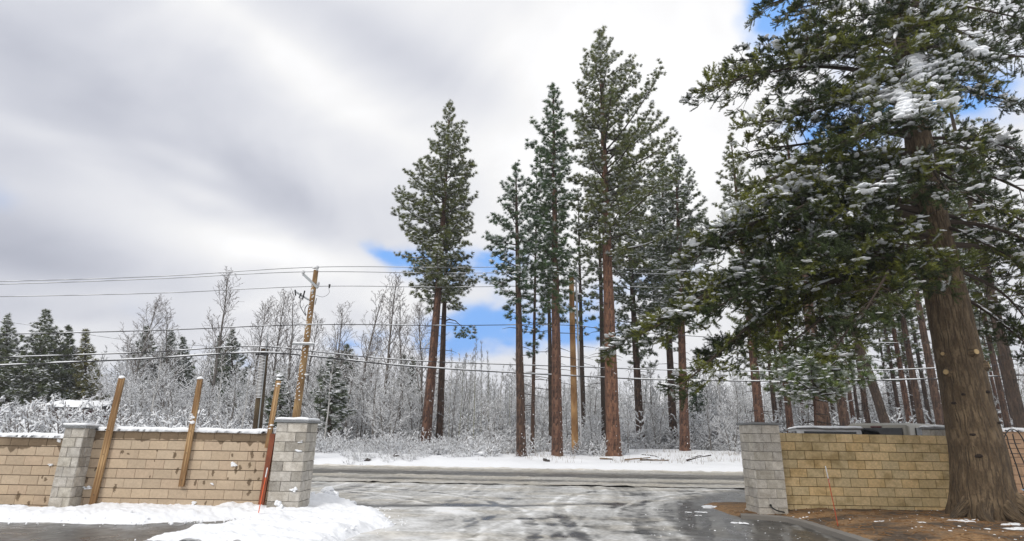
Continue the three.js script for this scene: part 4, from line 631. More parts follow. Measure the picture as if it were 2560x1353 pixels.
// the wood behind, which reads as one grey and white mass
{
  const g = new THREE.Group(); g.name = 'distant_wood'; g.userData.kind = 'stuff'; g.userData.label = 'snow-covered bare wood reading as one grey mass behind the pines'; scene.add(g);
  const far = [bareTree(21, 9, { n0: 16, n1: 7, n2: 4, min: 0.014, snow: 0.95, w: 0.30, gnarl: 1.1, t0: 0.12, r: 0.008 }), bareTree(22, 9, { stems: 3, n0: 8, n1: 7, n2: 4, min: 0.017, snow: 0.95, w: 0.38, gnarl: 1.6, t0: 0.08, r: 0.008 }), bareTree(23, 9, { n0: 20, n1: 6, n2: 3, min: 0.015, snow: 0.95, w: 0.17, gnarl: 0.8, t0: 0.16, r: 0.0075 })];
  const R = rng(909), lists = [[], [], []];
  for (let i = 0; i < 1700; i++) { const d = 58 + 62 * Math.pow(R(), 0.8), x = (R() - 0.5) * 2.15 * d, s = (0.45 + 0.55 * R()) * (1 + 0.2 * sstep(2, -14, x) + 0.28 * sstep(4, 12, x)) * (0.92 + 0.35 * (n2(x * 0.08, d * 0.05, 6) - 0.5)); lists[[0, 2, 2, 1, 2][i % 5]].push(TRS(x, terrain(x, -d) - 0.1, -d, s * 1.15, s * (0.9 + 0.2 * R()), s * 1.15, R() * 6.28, (R() - 0.5) * 0.16, (R() - 0.5) * 0.16)); }
  far.forEach((f, k) => { instances('trunk', f.trunk, M.greyBark, lists[k], g); instances('branches', f.br, M.twigPale, lists[k], g); instances('snow', f.sn, snowLump, lists[k], g); });
}
// undergrowth: snowy brush along the foot of the wood
{
  const bush = (seed, H) => { const b = bareTree(seed, H, { stems: 8, n0: 7, n1: 5, levels: 2, t0: 0.12, gnarl: 2.2, min: 0.0055, w: 0.42, r: 0.009, s0: 1.0, s1: 0.7, up: 0.05, snow: 0.85 }); return [mergeGeometries([b.trunk, b.br]), b.sn]; };
  const kinds = [bush(1, 1.1), bush(2, 0.9), bush(3, 1.35)], R = rng(515), lists = [[], [], []], lum = [];
  const g = new THREE.Group(); g.name = 'undergrowth'; g.userData.kind = 'stuff'; g.userData.label = 'snow-dusted brush and low undergrowth along the foot of the wood'; scene.add(g);
  for (let i = 0; i < 1500; i++) { const d = 36.5 + 18 * Math.pow(R(), 0.8), px = lerp(-100, 2600, R()), p = P(px, 1120, d); if (px > 1545 && px < 1860 && d < 47 + 4 * R()) continue; if (px > 1250 && d < 39.5) continue; const edge = n2(p.x * 0.35, d * 0.3, 4); if (edge < 0.32) continue; const s = 0.5 + 0.9 * R(); lists[i % 3].push(TRS(p.x, terrain(p.x, -d) - 0.05, -d, s * 1.2, s, s * 1.2, R() * 6.28)); if (R() < 0.45) lum.push(TRS(p.x + (R() - 0.5), terrain(p.x, -d) + 0.08 + 0.25 * s * R(), -d + (R() - 0.5), 0.25 * s, 0.16 * s, 0.22 * s, R() * 6)); }
  for (let i = 0; i < 420; i++) { const d = 19 + 16 * R(), px = lerp(-60, 620, R()), p = P(px, 1060, d); if (d > 20.6 && d < 32.4) continue; const s = 1.0 + 0.9 * R(); lists[i % 3].push(TRS(p.x, d < 31 ? -0.05 : terrain(p.x, -d) - 0.05, -d, s * 1.2, s, s * 1.2, R() * 6.28)); }
  for (let i = 0; i < 900; i++) { const d = 50 + 26 * R(), x = (R() - 0.5) * 2 * d, s = 1.4 + 2 * R(); lists[i % 3].push(TRS(x, terrain(x, -d) - 0.05, -d, s * 1.3, s, s * 1.3, R() * 6.28)); }
  for (let i = 0; i < 130; i++) { const d = 33 + 10 * R(), px = lerp(-60, 640, R()), p = P(px, 1060, d), s = (px < 330 ? 1.7 : 1.3) + 0.8 * R(); lists[i % 3].push(TRS(p.x, terrain(p.x, -d) - 0.05, -d, s * 1.3, s, s * 1.3, R() * 6.28)); }
  for (let i = 0; i < 60; i++) { const q = gp(lerp(860, 1330, R()), lerp(1138, 1152, R()), 0.3), d = -q.z, s = 0.25 + 0.25 * R(); if (d > 31.8 && d < 48) lists[i % 3].push(TRS(q.x, terrain(q.x, -d) - 0.05, -d, s * 1.3, s, s * 1.3, R() * 6)); }
  kinds.forEach(([b, s], k) => { instances('twigs', b, M.twig, lists[k], g); instances('snow', s, snowLump, lists[k], g); });
  instances('snow_lump', LUMPS[0], snowLump, lum, g);
  // dry straw-coloured grass poking through the snow of the clearing
  const blades = []; for (let i = 0; i < 1500; i++) { const px = lerp(1180, 1850, R()), d = 33.5 + 11 * R(), p = P(px, 1140, d); if (n2(p.x * 0.6, d * 0.6, 9) < 0.5) continue; blades.push(TRS(p.x, terrain(p.x, -d), -d, 0.008, 0.16 + 0.28 * R(), 0.008, R() * 6, (R() - 0.5) * 0.9, (R() - 0.5) * 0.9)); }
  const dg = new THREE.Group(); dg.name = 'dry_grass'; dg.userData.kind = 'stuff'; dg.userData.label = 'dry straw-coloured grass stalks poking through the snow'; scene.add(dg);
  instances('stalks', new THREE.ConeGeometry(1, 1, 4).translate(0, 0.5, 0), std({ color: rgb(0.2, 0.15, 0.09), roughness: 1 }), blades, dg);
  // shrubs that can be told apart
  const shrubs = [['reddish willow shrub over the lower tan wall, by the photo edge', 20, 1010, 1.9, 33.5, 1], ['reddish willow shrub in front of the low red building', 100, 1022, 1.6, 35, 1], ['snowy shrub right of the low red building', 245, 1015, 1.7, 34, 0], ['pinkish snowy shrub behind the middle tilted post', 545, 1020, 1.9, 34, 1], ['brown leafless shrub between the slim pine and the aspens', 1105, 1085, 1.1, 44, 0], ['brown twiggy shrub behind the yellow pole', 1475, 1085, 1.5, 46, 0], ['brown twiggy shrub left of the very thin pine', 1258, 1090, 1.2, 44, 0]];
  shrubs.forEach(([l, px, py, s, D, red], i) => { const p = P(px, py, D), y = terrain(p.x, -D), H = p.y - y, t = thing('shrub', l, 'shrub', undefined, new V3(p.x, y, -D)); const k = kinds[2], sc = Math.max(0.7, H / 1.6); part('twigs', k[0], red ? M.twigRed : M.twig, t, true); part('snow', k[1], snowLump, t, true); t.scale.set(sc * 1.5, sc, sc * 1.5); t.rotation.y = i * 1.3; void s; });
}
// low red building deep behind the shrubs
{
  const D = 46, a = P(86, 1016, D), b = P(256, 1016, D), y = terrain(0, -D), t = thing('red_building', 'low dark red building with snowy roof behind the shrubs', 'building', undefined, new V3((a.x + b.x) / 2, y, -D)), w = b.x - a.x, eave = P(170, 1024, D).y - y, top = P(170, 1013, D).y - y;
  part('wall', new THREE.BoxGeometry(w - 0.5, eave + 0.6, 4).translate(0, (eave - 0.6) / 2, -2.2), std({ color: rgb(0.13, 0.025, 0.028), roughness: 0.9 }), t);
  const sh = new THREE.Shape([[-0.4, 0], [2.3, (top - eave) + 0.5], [5, 0], [5, -0.1], [-0.4, -0.1]].map((q) => new THREE.Vector2(...q)));
  const rf = part('roof', new THREE.ExtrudeGeometry(sh, { depth: w, bevelEnabled: false }).rotateY(Math.PI / 2).translate(-w / 2, eave, 0), std({ color: rgb(0.1, 0.09, 0.09), roughness: 0.9 }), t); void rf;
  part('snow', snowSlab(w, 2.8, 0.16, 4, 0.25).rotateX(0.24).translate(0, eave + 0.42, -1.05), snowLump, t);
  for (const k of [-0.3, 0.05, 0.3]) part('window', new RoundedBoxGeometry(0.9, 0.7, 0.06, 1, 0.02).translate(k * w, eave * 0.55, -0.18), std({ color: rgb(0.03, 0.035, 0.04), roughness: 0.15 }), t);
}

// ---------------------------------------------------------------- poles and wires
const poleTex = tex(256, 512, (u, v) => { const a = f2(u * 16, v * 2, 4, 3, 2), b = f2(u * 64, v * 8, 2, 8, 8), c = f2(u * 4, v * 4, 3, 12, 4); return mix3([0.22, 0.11, 0.04], [0.52, 0.31, 0.135], sstep(0.3, 0.7, 0.6 * a + 0.4 * c)).map((k) => k * (0.7 + 0.6 * b)); });
const M2 = { newPole: std({ map: poleTex, bumpMap: poleTex, bumpScale: 0.02, roughness: 0.85 }), oldPole: std({ map: poleTex, bumpMap: poleTex, bumpScale: 0.02, color: rgb(0.85, 0.95, 1.05), roughness: 0.9 }), weathered: std({ map: poleTex, bumpMap: poleTex, bumpScale: 0.02, color: rgb(0.24, 0.3, 0.38), roughness: 0.95 }), post: std({ map: poleTex, bumpMap: poleTex, bumpScale: 0.012, color: rgb(0.92, 1.0, 1.12), roughness: 0.9 }), };
function poleTube(a, b, r0, r1) { return new Tubes().tube([0, 0.15, 0.3, 0.5, 0.7, 0.85, 1].map((t) => a.clone().lerp(b, t)), [0, 0.15, 0.3, 0.5, 0.7, 0.85, 1].map((t) => lerp(r0, r1, t)), 14, { cap: true, um: 2, vm: 2.2 }).geo(); }
const loc = (o, v) => v.clone().sub(o.position);
const PD = 31.9, YD = 41, OD = 31.5;
{ // leaning utility pole behind the big pillar
  const top = P(790, 676, PD), low = P(740, 1042, PD), dir = top.clone().sub(low).normalize(), foot = low.clone().addScaledVector(dir, -(low.y - 0.2) / dir.y);
  const t = thing('utility_pole', 'tall leaning wooden utility pole with crossarm behind the snow-capped pillar', 'utility pole', undefined, foot);
  part('pole', poleTube(new V3(0, -0.5, 0), loc(t, top), 0.235, 0.135), M2.oldPole, t);
  const A = loc(t, P(763, 690, PD)).setZ(0.2), B = loc(t, P(797, 722, PD)).setZ(0.2), arm = part('crossarm', new RoundedBoxGeometry(A.distanceTo(B), 0.14, 0.11, 1, 0.01), M.steel, t); arm.position.copy(A).lerp(B, 0.5); arm.rotation.z = Math.atan2(B.y - A.y, B.x - A.x);
  const insul = (x, y, s = 1) => { const g = new THREE.LatheGeometry([[0, 0], [0.03, 0], [0.03, 0.1], [0.1, 0.12], [0.05, 0.16], [0.1, 0.2], [0.06, 0.26], [0.07, 0.3], [0, 0.32]].map((q) => new THREE.Vector2(q[0] * s, q[1] * s)), 12); const m = part('insulator', g, M.porcelain, t), q = loc(t, P(x, y, PD)); m.position.set(q.x, q.y, 0.2); };
  insul(760, 692); insul(797, 720); insul(795, 680); insul(784, 735, 0.7);
  const fuseBar = part('fuse_bracket', rod(loc(t, P(742, 732, PD)).setZ(0.25), loc(t, P(775, 752, PD)).setZ(0.2), 0.05), M.steel, t); void fuseBar;
  for (const [x, y, x2, y2] of [[742, 728, 743, 742], [757, 736, 752, 748], [766, 730, 760, 752]]) part('fuse', rod(loc(t, P(x, y, PD)).setZ(0.28), loc(t, P(x2, y2, PD)).setZ(0.28), 0.045), M.black, t);
  part('bracket', rod(loc(t, P(788, 762, PD)).setZ(0.05), loc(t, P(794, 748, PD)).setZ(0.2), 0.03), M.steel, t);
  const loop = (list, r, m) => part('jumper_wire', new THREE.TubeGeometry(new THREE.CatmullRomCurve3(list.map(([x, y]) => loc(t, P(x, y, PD)).setZ(0.26))), 24, r, 6), m, t);
  loop([[757, 748], [754, 765], [762, 782], [768, 792]], 0.022, M.cable); loop([[773, 764], [767, 772], [766, 782], [769, 790]], 0.022, M.cable); loop([[825, 722], [826, 735], [812, 745], [790, 740]], 0.012, M.wire);
  const hang = part('insulator', new THREE.CylinderGeometry(0.06, 0.04, 0.22, 10), M.black, t); hang.position.copy(loc(t, P(826, 718, PD)).setZ(0.2));
  const c0 = loc(t, P(737, 862, PD)).setZ(0.24), c1 = loc(t, P(788, 862, PD)).setZ(0.24), lo = part('lower_arm', new RoundedBoxGeometry(c0.distanceTo(c1), 0.1, 0.12, 1, 0.01), M.steel, t); lo.position.copy(c0).lerp(c1, 0.5); lo.rotation.z = 0.0;
  const sn = []; for (let k = 0; k < 12; k++) sn.push(place(LUMPS[k % 4], TRS(lerp(c0.x, c1.x, (k + 0.5) / 12), c0.y + 0.05, 0.24, 0.1, 0.13, 0.09, k))); for (const [x, y] of [[787, 672], [762, 690], [771, 698], [768, 938]]) { const q = loc(t, P(x, y, PD)); sn.push(place(LUMPS[1], TRS(q.x, q.y, 0.1, 0.13, 0.1, 0.13))); }
  for (let k = 0; k < 60; k++) { const y = 3.2 + 6.5 * ((k * 0.618) % 1), f = y / loc(t, top).y, x = loc(t, top).x * f, a = 1.0 + ((k * 37) % 10) / 10 * 1.6, r = lerp(0.235, 0.135, f); sn.push(place(SMALL[k % 2], TRS(x + Math.cos(a) * r, y, Math.sin(a) * r, 0.04, 0.09, 0.03))); }
  part('snow', mergeGeometries(sn), snowLump, t, true);
}
{ // weathered short pole with a ribbed band of snow
  const top = P(662, 872, OD), low = P(644, 1068, OD), dir = top.clone().sub(low).normalize(), foot = low.clone().addScaledVector(dir, -(low.y - 0.2) / dir.y), t = thing('utility_pole', 'short dark weathered pole carrying the two thick cables', 'utility pole', undefined, foot);
  part('pole', poleTube(new V3(0, -0.5, 0), loc(t, top), 0.26, 0.2), M2.weathered, t);
  part('conduit', rod(new V3(0.1, 0.3, 0.24), loc(t, top).add(new V3(0.12, 0.8, 0.15)), 0.035), M.steel, t);
  const sn = [], T = loc(t, top); for (let k = 0; k < 34; k++) { const y = lerp(T.y * 0.55, T.y * 0.98, k / 34), x = T.x * y / T.y; sn.push(place(SMALL[k % 2], TRS(x - 0.02 + 0.05 * Math.sin(k * 3.1), y, 0.23, 0.15, 0.055, 0.05))); } sn.push(place(LUMPS[1], TRS(T.x, T.y + 0.02, 0, 0.24, 0.2, 0.24)));
  part('snow', mergeGeometries(sn), snowLump, t, true);
  const arm = part('cable_bracket', new RoundedBoxGeometry(0.7, 0.08, 0.1, 1, 0.01), M.black, t); arm.position.set(T.x, T.y - 0.35, 0.24);
}
{ // newer yellow pole among the pines
  const top = P(1428, 682, YD), low = P(1438, 1116, YD), foot = low.clone(); foot.y = terrain(low.x, low.z); const t = thing('utility_pole', 'new honey-yellow utility pole standing among the pines', 'utility pole', undefined, foot);
  part('pole', poleTube(new V3(0, -0.4, 0), loc(t, top), wid(1438, 1100, 18, YD) / 2, wid(1428, 690, 12, YD) / 2), M2.newPole, t);
  part('conduit', rod(new V3(0.42, 0, 0.1), loc(t, P(1440, 700, YD)).add(new V3(0.0, 0, 0.1)), 0.065), std({ color: rgb(0.55, 0.56, 0.57), roughness: 0.5 }), t);
  const T = loc(t, top), arm = part('crossarm', new RoundedBoxGeometry(0.9, 0.14, 0.12, 1, 0.01), M.steel, t); arm.position.set(T.x + 0.3, T.y - 0.5, 0.22); arm.rotation.z = -0.9;
  for (const [x, y] of [[1405, 668], [1443, 676], [1440, 714]]) { const q = loc(t, P(x, y, YD)), m = part('insulator', new THREE.CylinderGeometry(0.06, 0.09, 0.3, 10), M.porcelain, t); m.position.set(q.x, q.y, 0.15); }
  part('bracket', rod(T.clone().setY(T.y - 0.05), loc(t, P(1405, 672, YD)), 0.04), M.steel, t);
  const lamp = part('terminator', new THREE.CylinderGeometry(0.11, 0.08, 0.35, 10), M.black, t), lq = loc(t, P(1449, 742, YD)); lamp.position.copy(lq); 
  part('snow', mergeGeometries([place(LUMPS[0], TRS(T.x, T.y, 0, 0.22, 0.2, 0.22)), place(LUMPS[1], TRS(lq.x, lq.y + 0.18, 0, 0.18, 0.18, 0.18)), place(LUMPS[2], TRS(T.x + 0.2, T.y - 0.25, 0.2, 0.2, 0.2, 0.15))]), snowLump, t, true);
}
function wire(name, label, pts, r, mat, snowy, cat = 'power line', group) {
  const w = pts.map(([x, y, D]) => P(x, y, D)), o = thing(name, label, cat, group, w[0]), cv = new THREE.CatmullRomCurve3(w.map((q) => q.clone().sub(w[0])), false, 'centripetal');
  const N = 160, cp = cv.getPoints(N); part('conductor', new Tubes().tube(cp, cp.map(() => r), 6).geo(), mat, o);
  if (snowy) { const s = new Tubes(), R = rng(Math.round(pts[0][1] * 3)); let k = 0; while (k < N - 2) { const n = 3 + Math.floor(R() * 16 * snowy), g = Math.floor(R() * R() * (1 - snowy) * 14); const q = cp.slice(k, Math.min(N, k + n)); if (q.length > 2) s.tube(q.map((v) => v.clone().setY(v.y + r * 0.9)), q.map((_, i) => (i === 0 || i === q.length - 1 ? 0.2 : 1) * r * (0.95 + 0.3 * R())), 5); k += n + g; } part('snow', s.geo(), snowLump, o, true); }
}
const WG = 'overhead power lines along the road';
wire('power_line', 'topmost power line, from the insulator on top of the leaning pole', [[-400, 712, 30], [0, 704, 30.5], [400, 691, 31.3], [795, 668, PD], [1100, 669, 36], [1406, 668, YD], [1650, 675, YD], [2200, 687, YD], [2700, 692, YD]], 0.0175, M.wire, 0.35, 'power line', WG);
wire('power_line', 'second power line, meeting the tilted crossarm from the left', [[-400, 718, 30], [0, 711, 30.5], [400, 697, 31.3], [761, 680, PD], [1100, 683, 36], [1428, 682, YD], [1700, 686, YD], [2200, 689, YD], [2700, 696, YD]], 0.0175, M.wire, 0.4, 'power line', WG);
wire('power_line', 'third power line, passing under the crossarm with a hanging jumper', [[-400, 748, 30], [0, 742, 30.5], [400, 733, 31.3], [797, 716, PD], [1100, 718, 36], [1440, 715, YD], [1700, 720, YD], [2200, 726, YD], [2700, 730, YD]], 0.0175, M.wire, 0.4, 'power line', WG);
wire('power_line', 'single dark line at half height of the leaning pole', [[-400, 842, 30], [0, 836, 30.5], [400, 826, 31.3], [774, 812, PD - 0.25], [1100, 814, 36], [1432, 814, YD - 0.4], [1530, 825, YD], [1900, 850, YD], [2300, 858, YD], [2700, 856, YD]], 0.024, M.cable, 0.2, 'power line', WG);
wire('power_line', 'thin faint line crossing the dark conifer tops', [[-100, 800, 50], [20, 806, 50], [330, 852, 52], [520, 866, 54]], 0.018, M.wire, 0.25);
wire('overhead_cable', 'upper of the two thick snow-topped cables hung from the weathered pole', [[-400, 910, 30], [0, 894, 30.5], [350, 882, 31], [658, 867, OD - 0.28], [800, 881, 33], [1000, 900, 35], [1432, 917, YD - 0.35], [1700, 926, YD], [2200, 926, YD], [2560, 909, 38], [2800, 898, 37]], 0.027, M.cable, 0.62, 'cable', 'thick overhead cables');
wire('overhead_cable', 'lower of the two thick snow-topped cables hung from the weathered pole', [[-400, 934, 30], [0, 914, 30.5], [350, 898, 31], [658, 882, OD - 0.28], [800, 893, 33], [1000, 914, 35], [1432, 940, YD - 0.35], [1700, 951, YD], [2200, 951, YD], [2560, 938, 38], [2800, 926, 37]], 0.037, M.cable, 0.58, 'cable', 'thick overhead cables');

// ---------------------------------------------------------------- posts standing against the tan wall
function board(label, name, tx, ty, bx, by, w, D, mat, o = {}) {
  const a = P(tx, ty, D), b = P(bx, by, D), t = thing(name, label, 'post', o.group, new V3(b.x, b.y, -D)), L = a.distanceTo(b), ww = wid(bx, by, w, D);
  const g = new RoundedBoxGeometry(ww, L, 0.06, 2, 0.006).translate(0, L / 2, 0); const uv = g.attributes.uv, p = g.attributes.position; for (let i = 0; i < p.count; i++) uv.setXY(i, p.getX(i) * 2 + 0.3 + o.s * 0.13, p.getY(i) / 2.2 + p.getZ(i) * 2);
  const m = part('board', g, mat, t); m.rotation.z = Math.atan2(a.y - b.y, a.x - b.x) - Math.PI / 2; m.rotation.order = 'ZYX';
  const q = a.clone().sub(t.position); if (!o.nosnow) part('snow_cap', place(LUMPS[o.s % 4], TRS(q.x, q.y - 0.005, 0, 0.075, 0.085, 0.06)), snowLump, t);
  for (const f of o.nails || []) { const c = b.clone().lerp(a, f).sub(t.position), k = part('nail_head', new THREE.CylinderGeometry(0.008, 0.008, 0.01, 8).rotateX(Math.PI / 2), M.black, t); k.position.set(c.x, c.y, 0.033); }
  return t;
}
const BD = LD - 0.06, GP = 'wooden posts fixed to the tan wall';
board('long tilted wooden post reaching the ground, first from the small pillar', 'wooden_post', 305, 944, 228, 1272, 15, BD, M2.post, { s: 1, group: GP, nails: [0.1, 0.4, 0.58] });
{
  const t = board('middle wooden post ending above the ground, snow stuck halfway up', 'wooden_post', 501, 946, 453, 1217, 13, BD, M2.post, { s: 2, group: GP, nails: [0.06, 0.3, 0.5] });
  const sn = [], R = rng(5); for (let k = 0; k < 16; k++) { const q = P(483 - 0.1 * k + (R() - 0.5) * 8, lerp(1036, 1062, R()), BD).sub(t.position); sn.push(place(SMALL[k % 2], TRS(q.x, q.y, 0.035, 0.02 + 0.03 * R(), 0.03 + 0.03 * R(), 0.03, R() * 6))); } part('stuck_snow', mergeGeometries(sn), snowLump, t);
}
{
  const t = board('wooden post behind the rust-red channel beside the big pillar', 'wooden_post', 696, 952, 668, 1120, 12, BD, M2.post, { s: 3, group: GP, nosnow: true });
  const sn = []; for (const [x, y, s] of [[698, 940, 0.06], [697, 949, 0.055], [697, 961, 0.05], [693, 966, 0.03], [680, 1064, 0.05], [676, 1072, 0.04]]) { const q = P(x, y, BD).sub(t.position); sn.push(place(LUMPS[1], TRS(q.x, q.y, 0.01, s, s * 1.1, s))); } part('snow_cap', mergeGeometries(sn), snowLump, t);
  const rust = std({ color: rgb(0.24, 0.06, 0.02), roughness: 0.6, map: grainTex, bumpMap: grainTex, bumpScale: 0.004 });
  const a = P(683, 1085, BD - 0.07), b = P(651, 1272, BD - 0.07), r = thing('steel_channel', 'rust-red painted steel channel leaning on the tan wall by the big pillar', 'steel post', undefined, b), L = a.distanceTo(b);
  const sh = new THREE.Shape([[-0.055, -0.03], [0.055, -0.03], [0.055, 0.03], [0.042, 0.03], [0.042, -0.018], [-0.042, -0.018], [-0.042, 0.03], [-0.055, 0.03]].map((q) => new THREE.Vector2(...q)));
  const g = new THREE.ExtrudeGeometry(sh, { depth: L, bevelEnabled: true, bevelSize: 0.002, bevelThickness: 0.002, bevelSegments: 1 }).rotateX(-Math.PI / 2); const m = part('channel', g, rust, r); m.rotation.z = Math.atan2(a.y - b.y, a.x - b.x) - Math.PI / 2;
  const s0 = gp(642, 1296, 0.1), s1 = P(668, 1172, -s0.z + 0.1), s = thing('marker_stake', 'thin orange marker stake stuck in the snow beside the rust-red channel', 'stake', undefined, s0); part('rod', rod(new V3(0, -0.15, 0), s1.clone().sub(s0), 0.009), std({ color: rgb(0.75, 0.12, 0.03), roughness: 0.5 }), s); part('white_tip', rod(s1.clone().sub(s0).multiplyScalar(0.82), s1.clone().sub(s0).multiplyScalar(1.02), 0.011), std({ color: rgb(0.75, 0.75, 0.75), roughness: 0.5 }), s);
}
{ // snow stake in the earth bed
  const a = gp(2097, 1314, 0.1), b = P(2064, 1166, -a.z - 0.5), t = thing('marker_stake', 'slender red and white snow stake leaning in front of the ochre wall', 'stake', undefined, a), d = b.clone().sub(a), red = std({ color: rgb(0.62, 0.10, 0.05), roughness: 0.5 }), white = std({ color: rgb(0.8, 0.8, 0.8), roughness: 0.5 });
  part('red_shaft', rod(new V3(0, -0.2, 0), d.clone().multiplyScalar(0.8), 0.008), red, t); part('white_band', rod(d.clone().multiplyScalar(0.72), d.clone().multiplyScalar(0.765), 0.0105), white, t); part('white_tip', rod(d.clone().multiplyScalar(0.8), d, 0.0095), white, t);
  const p0 = P(1930, 1272, RP - 0.03), q = thing('pipe_stub', 'small black pipe stub sticking out at the foot of the bare grey pillar', 'pipe', undefined, p0); part('pipe', new THREE.TubeGeometry(new THREE.CatmullRomCurve3([new V3(-0.02, 0.07, -0.02), new V3(-0.01, 0.02, 0.06), new V3(0.08, -0.03, 0.07), new V3(0.26, -0.07, 0.04)]), 20, 0.016, 8), M.black, q); part('elbow', new THREE.TorusGeometry(0.02, 0.008, 6, 12), M.black, q).position.set(-0.02, 0.07, 0);
}
// thrown snow stuck to the masonry
[['crescent of snow stuck to the tan wall beside the small pillar', 217, 1220, 0.11, 0.05, LD], ['splat of thrown snow on the tan wall between middle post and channel', 583, 1166, 0.06, 0.09, LD], ['tiny snow dab low on the tan wall below the big splat', 531, 1211, 0.035, 0.03, LD], ['snow clump on the tan wall just above the drift', 485, 1257, 0.035, 0.06, LD], ['snow streak on the lower tan wall by the small pillar', 124, 1163, 0.06, 0.03, LD], ['snow dab at the upper edge of the small pillar', 147, 1103, 0.035, 0.03, LP], ['small snow dab high on the big pillar', 751, 1105, 0.05, 0.022, LP], ['snow dab below the highest one on the big pillar', 746, 1128, 0.07, 0.035, LP], ['snow splat low on the big pillar', 732, 1224, 0.09, 0.06, LP], ['snow wedge leaning at the foot of the big pillar', 697, 1266, 0.08, 0.13, LP - 0.1]].forEach(([l, x, y, w, h, D], i) => {
  const p = P(x, y, D - 0.012), t = thing('snow_clump', l, 'snow clump', 'clumps of thrown snow stuck to the masonry', p), R = rng(i + 60), g = [];
  for (let k = 0; k < 7; k++) g.push(place(SMALL[k % 2], TRS((R() - 0.5) * w * 1.5, (R() - 0.5) * h * 1.4, 0, w * (0.3 + 0.35 * R()), h * (0.6 + 0.6 * R()), 0.03, R() * 3))); part('snow', mergeGeometries(g), snowLump, t);
});

// ---------------------------------------------------------------- the great fir on the earth bed
{
  const D = 13.2, ctr = [[2470, 1284], [2457, 1200], [2440, 1100], [2417, 1000], [2376, 800], [2338, 600], [2303, 400], [2275, 220], [2240, 20], [2205, -180], [2180, -330]], wd = [184, 160, 144, 131, 116, 98, 77, 62, 46, 28, 10];
  const pts = ctr.map(([x, y]) => P(x, y, D)), base = pts[0].clone(); base.y = Math.min(pts[0].y, 0.2);
  const t = thing('fir_tree', 'huge old fir with thick rough trunk and snowy boughs on the earth bed', 'fir tree', undefined, base);
  const rel = pts.map((q) => q.clone().sub(base)), radii = ctr.map(([x, y], i) => wid(x, y, wd[i], D) / 2 * 0.79);
  const curve = new THREE.CatmullRomCurve3(rel), N = 90, tp = [], tr = []; tp.push(new V3(0, -0.35, 0)); tr.push(radii[0] * 1.04);
  for (let k = 0; k <= N; k++) { const u = k / N, f = u * (rel.length - 1), i = Math.min(rel.length - 2, Math.floor(f)); tp.push(curve.getPoint(u)); tr.push(lerp(radii[i], radii[i + 1], f - i)); }
  part('trunk', new Tubes().tube(tp, tr, 56, { um: 4, vm: 1.8, bulge: (a, y) => 1 + 0.035 * Math.sin(a * 3 + y) + 0.05 * (f3(Math.cos(a) * 3, y * 1.1, Math.sin(a) * 3, 3, 8) - 0.5) + 0.07 * (f3(Math.cos(a) * 11, y * 3, Math.sin(a) * 11, 2, 15) - 0.5) + 0.18 * Math.exp(-Math.max(0, y) / 0.32) * Math.max(0, Math.sin(a * 5 + 1.2)) }).geo(true), M.barkFir, t);
  const yOf = (y) => { let lo = 0, hi = 1; for (let i = 0; i < 20; i++) { const m = (lo + hi) / 2; curve.getPoint(m).y < y ? lo = m : hi = m; } return lo; };
  const cutMat = std({ color: rgb(0.48, 0.34, 0.17), roughness: 0.8 });
  const radAt = (u) => { const f = u * (rel.length - 1), i = Math.min(rel.length - 2, Math.floor(f)); return lerp(radii[i], radii[i + 1], f - i); };
  for (const [x, y, r] of [[2340, 933, 13], [2397, 888, 13], [2436, 918, 16], [2330, 888, 9]]) {   // sawn branch stubs
    const c = P(x, y, D).sub(base), u = yOf(c.y), ax = curve.getPoint(u), rr = radAt(u), dx = clamp((c.x - ax.x) / rr, -0.93, 0.93), dz = Math.sqrt(1 - dx * dx), o = new V3(ax.x + dx * rr, c.y, ax.z + dz * rr), out = new V3(dx, 0.1, dz).normalize(), R2 = wid(x, y, r, D) / 2;
    const s = part('branch_stub', new Tubes().tube([o.clone().addScaledVector(out, -0.12), o.clone().addScaledVector(out, 0.03), o.clone().addScaledVector(out, 0.07)], [R2 * 2.4, R2 * 1.7, R2 * 1.05], 14).geo(true), M.barkFir, t);
    part('cut_face', new Tubes().tube([o.clone().addScaledVector(out, 0.05), o.clone().addScaledVector(out, 0.078)], [R2, R2 * 0.94], 14, { cap: true }).geo(), cutMat, s);
  }
  for (const [x, y, r] of [[2400, 1088, 12], [2410, 1140, 13], [2350, 1010, 9], [2380, 990, 8], [2432, 985, 9], [2460, 1060, 7]]) { // healed knots
    const c = P(x, y, D).sub(base), u = yOf(c.y), ax = curve.getPoint(u), rr = radAt(u), dx = clamp((c.x - ax.x) / rr, -0.93, 0.93), dz = Math.sqrt(1 - dx * dx), m = part('knot', lumpGeo(x, 2, 0.8, 0.4).scale(0.06 * r / 10, 0.06 * r / 10, 0.045), std({ color: rgb(0.02, 0.013, 0.009), roughness: 1 }), t); m.position.set(ax.x + dx * rr * 0.985, c.y, dz * rr * 0.985 + ax.z); m.rotation.y = Math.asin(dx);
  }
  for (const [a, L, w] of [[0.35, 1.45, 0.24], [0.95, 1.2, 0.27], [1.5, 0.95, 0.2], [2.2, 0.95, 0.2], [2.85, 0.95, 0.16], [-0.2, 1.4, 0.24]]) { // roots
    const q = []; for (let k = 0; k <= 5; k++) { const u = k / 5, r = radii[0] * 0.55 + (L - radii[0] * 0.55 + 0.3) * u; q.push(new V3(Math.cos(a + 0.12 * Math.sin(u * 4)) * r, 0.42 * Math.pow(1 - u, 2.2) - 0.06 * u - 0.02, Math.sin(a + 0.12 * Math.sin(u * 4)) * r)); } part('root', new Tubes().tube(q, q.map((_, k) => w * (1 - 0.75 * k / 5)), 12, { um: 2, vm: 1.4, bulge: (b, y, k) => 1 + 0.25 * (n2(b * 2, k * 1.3, 5) - 0.5) }).geo(true), M.barkFir, t);
  }
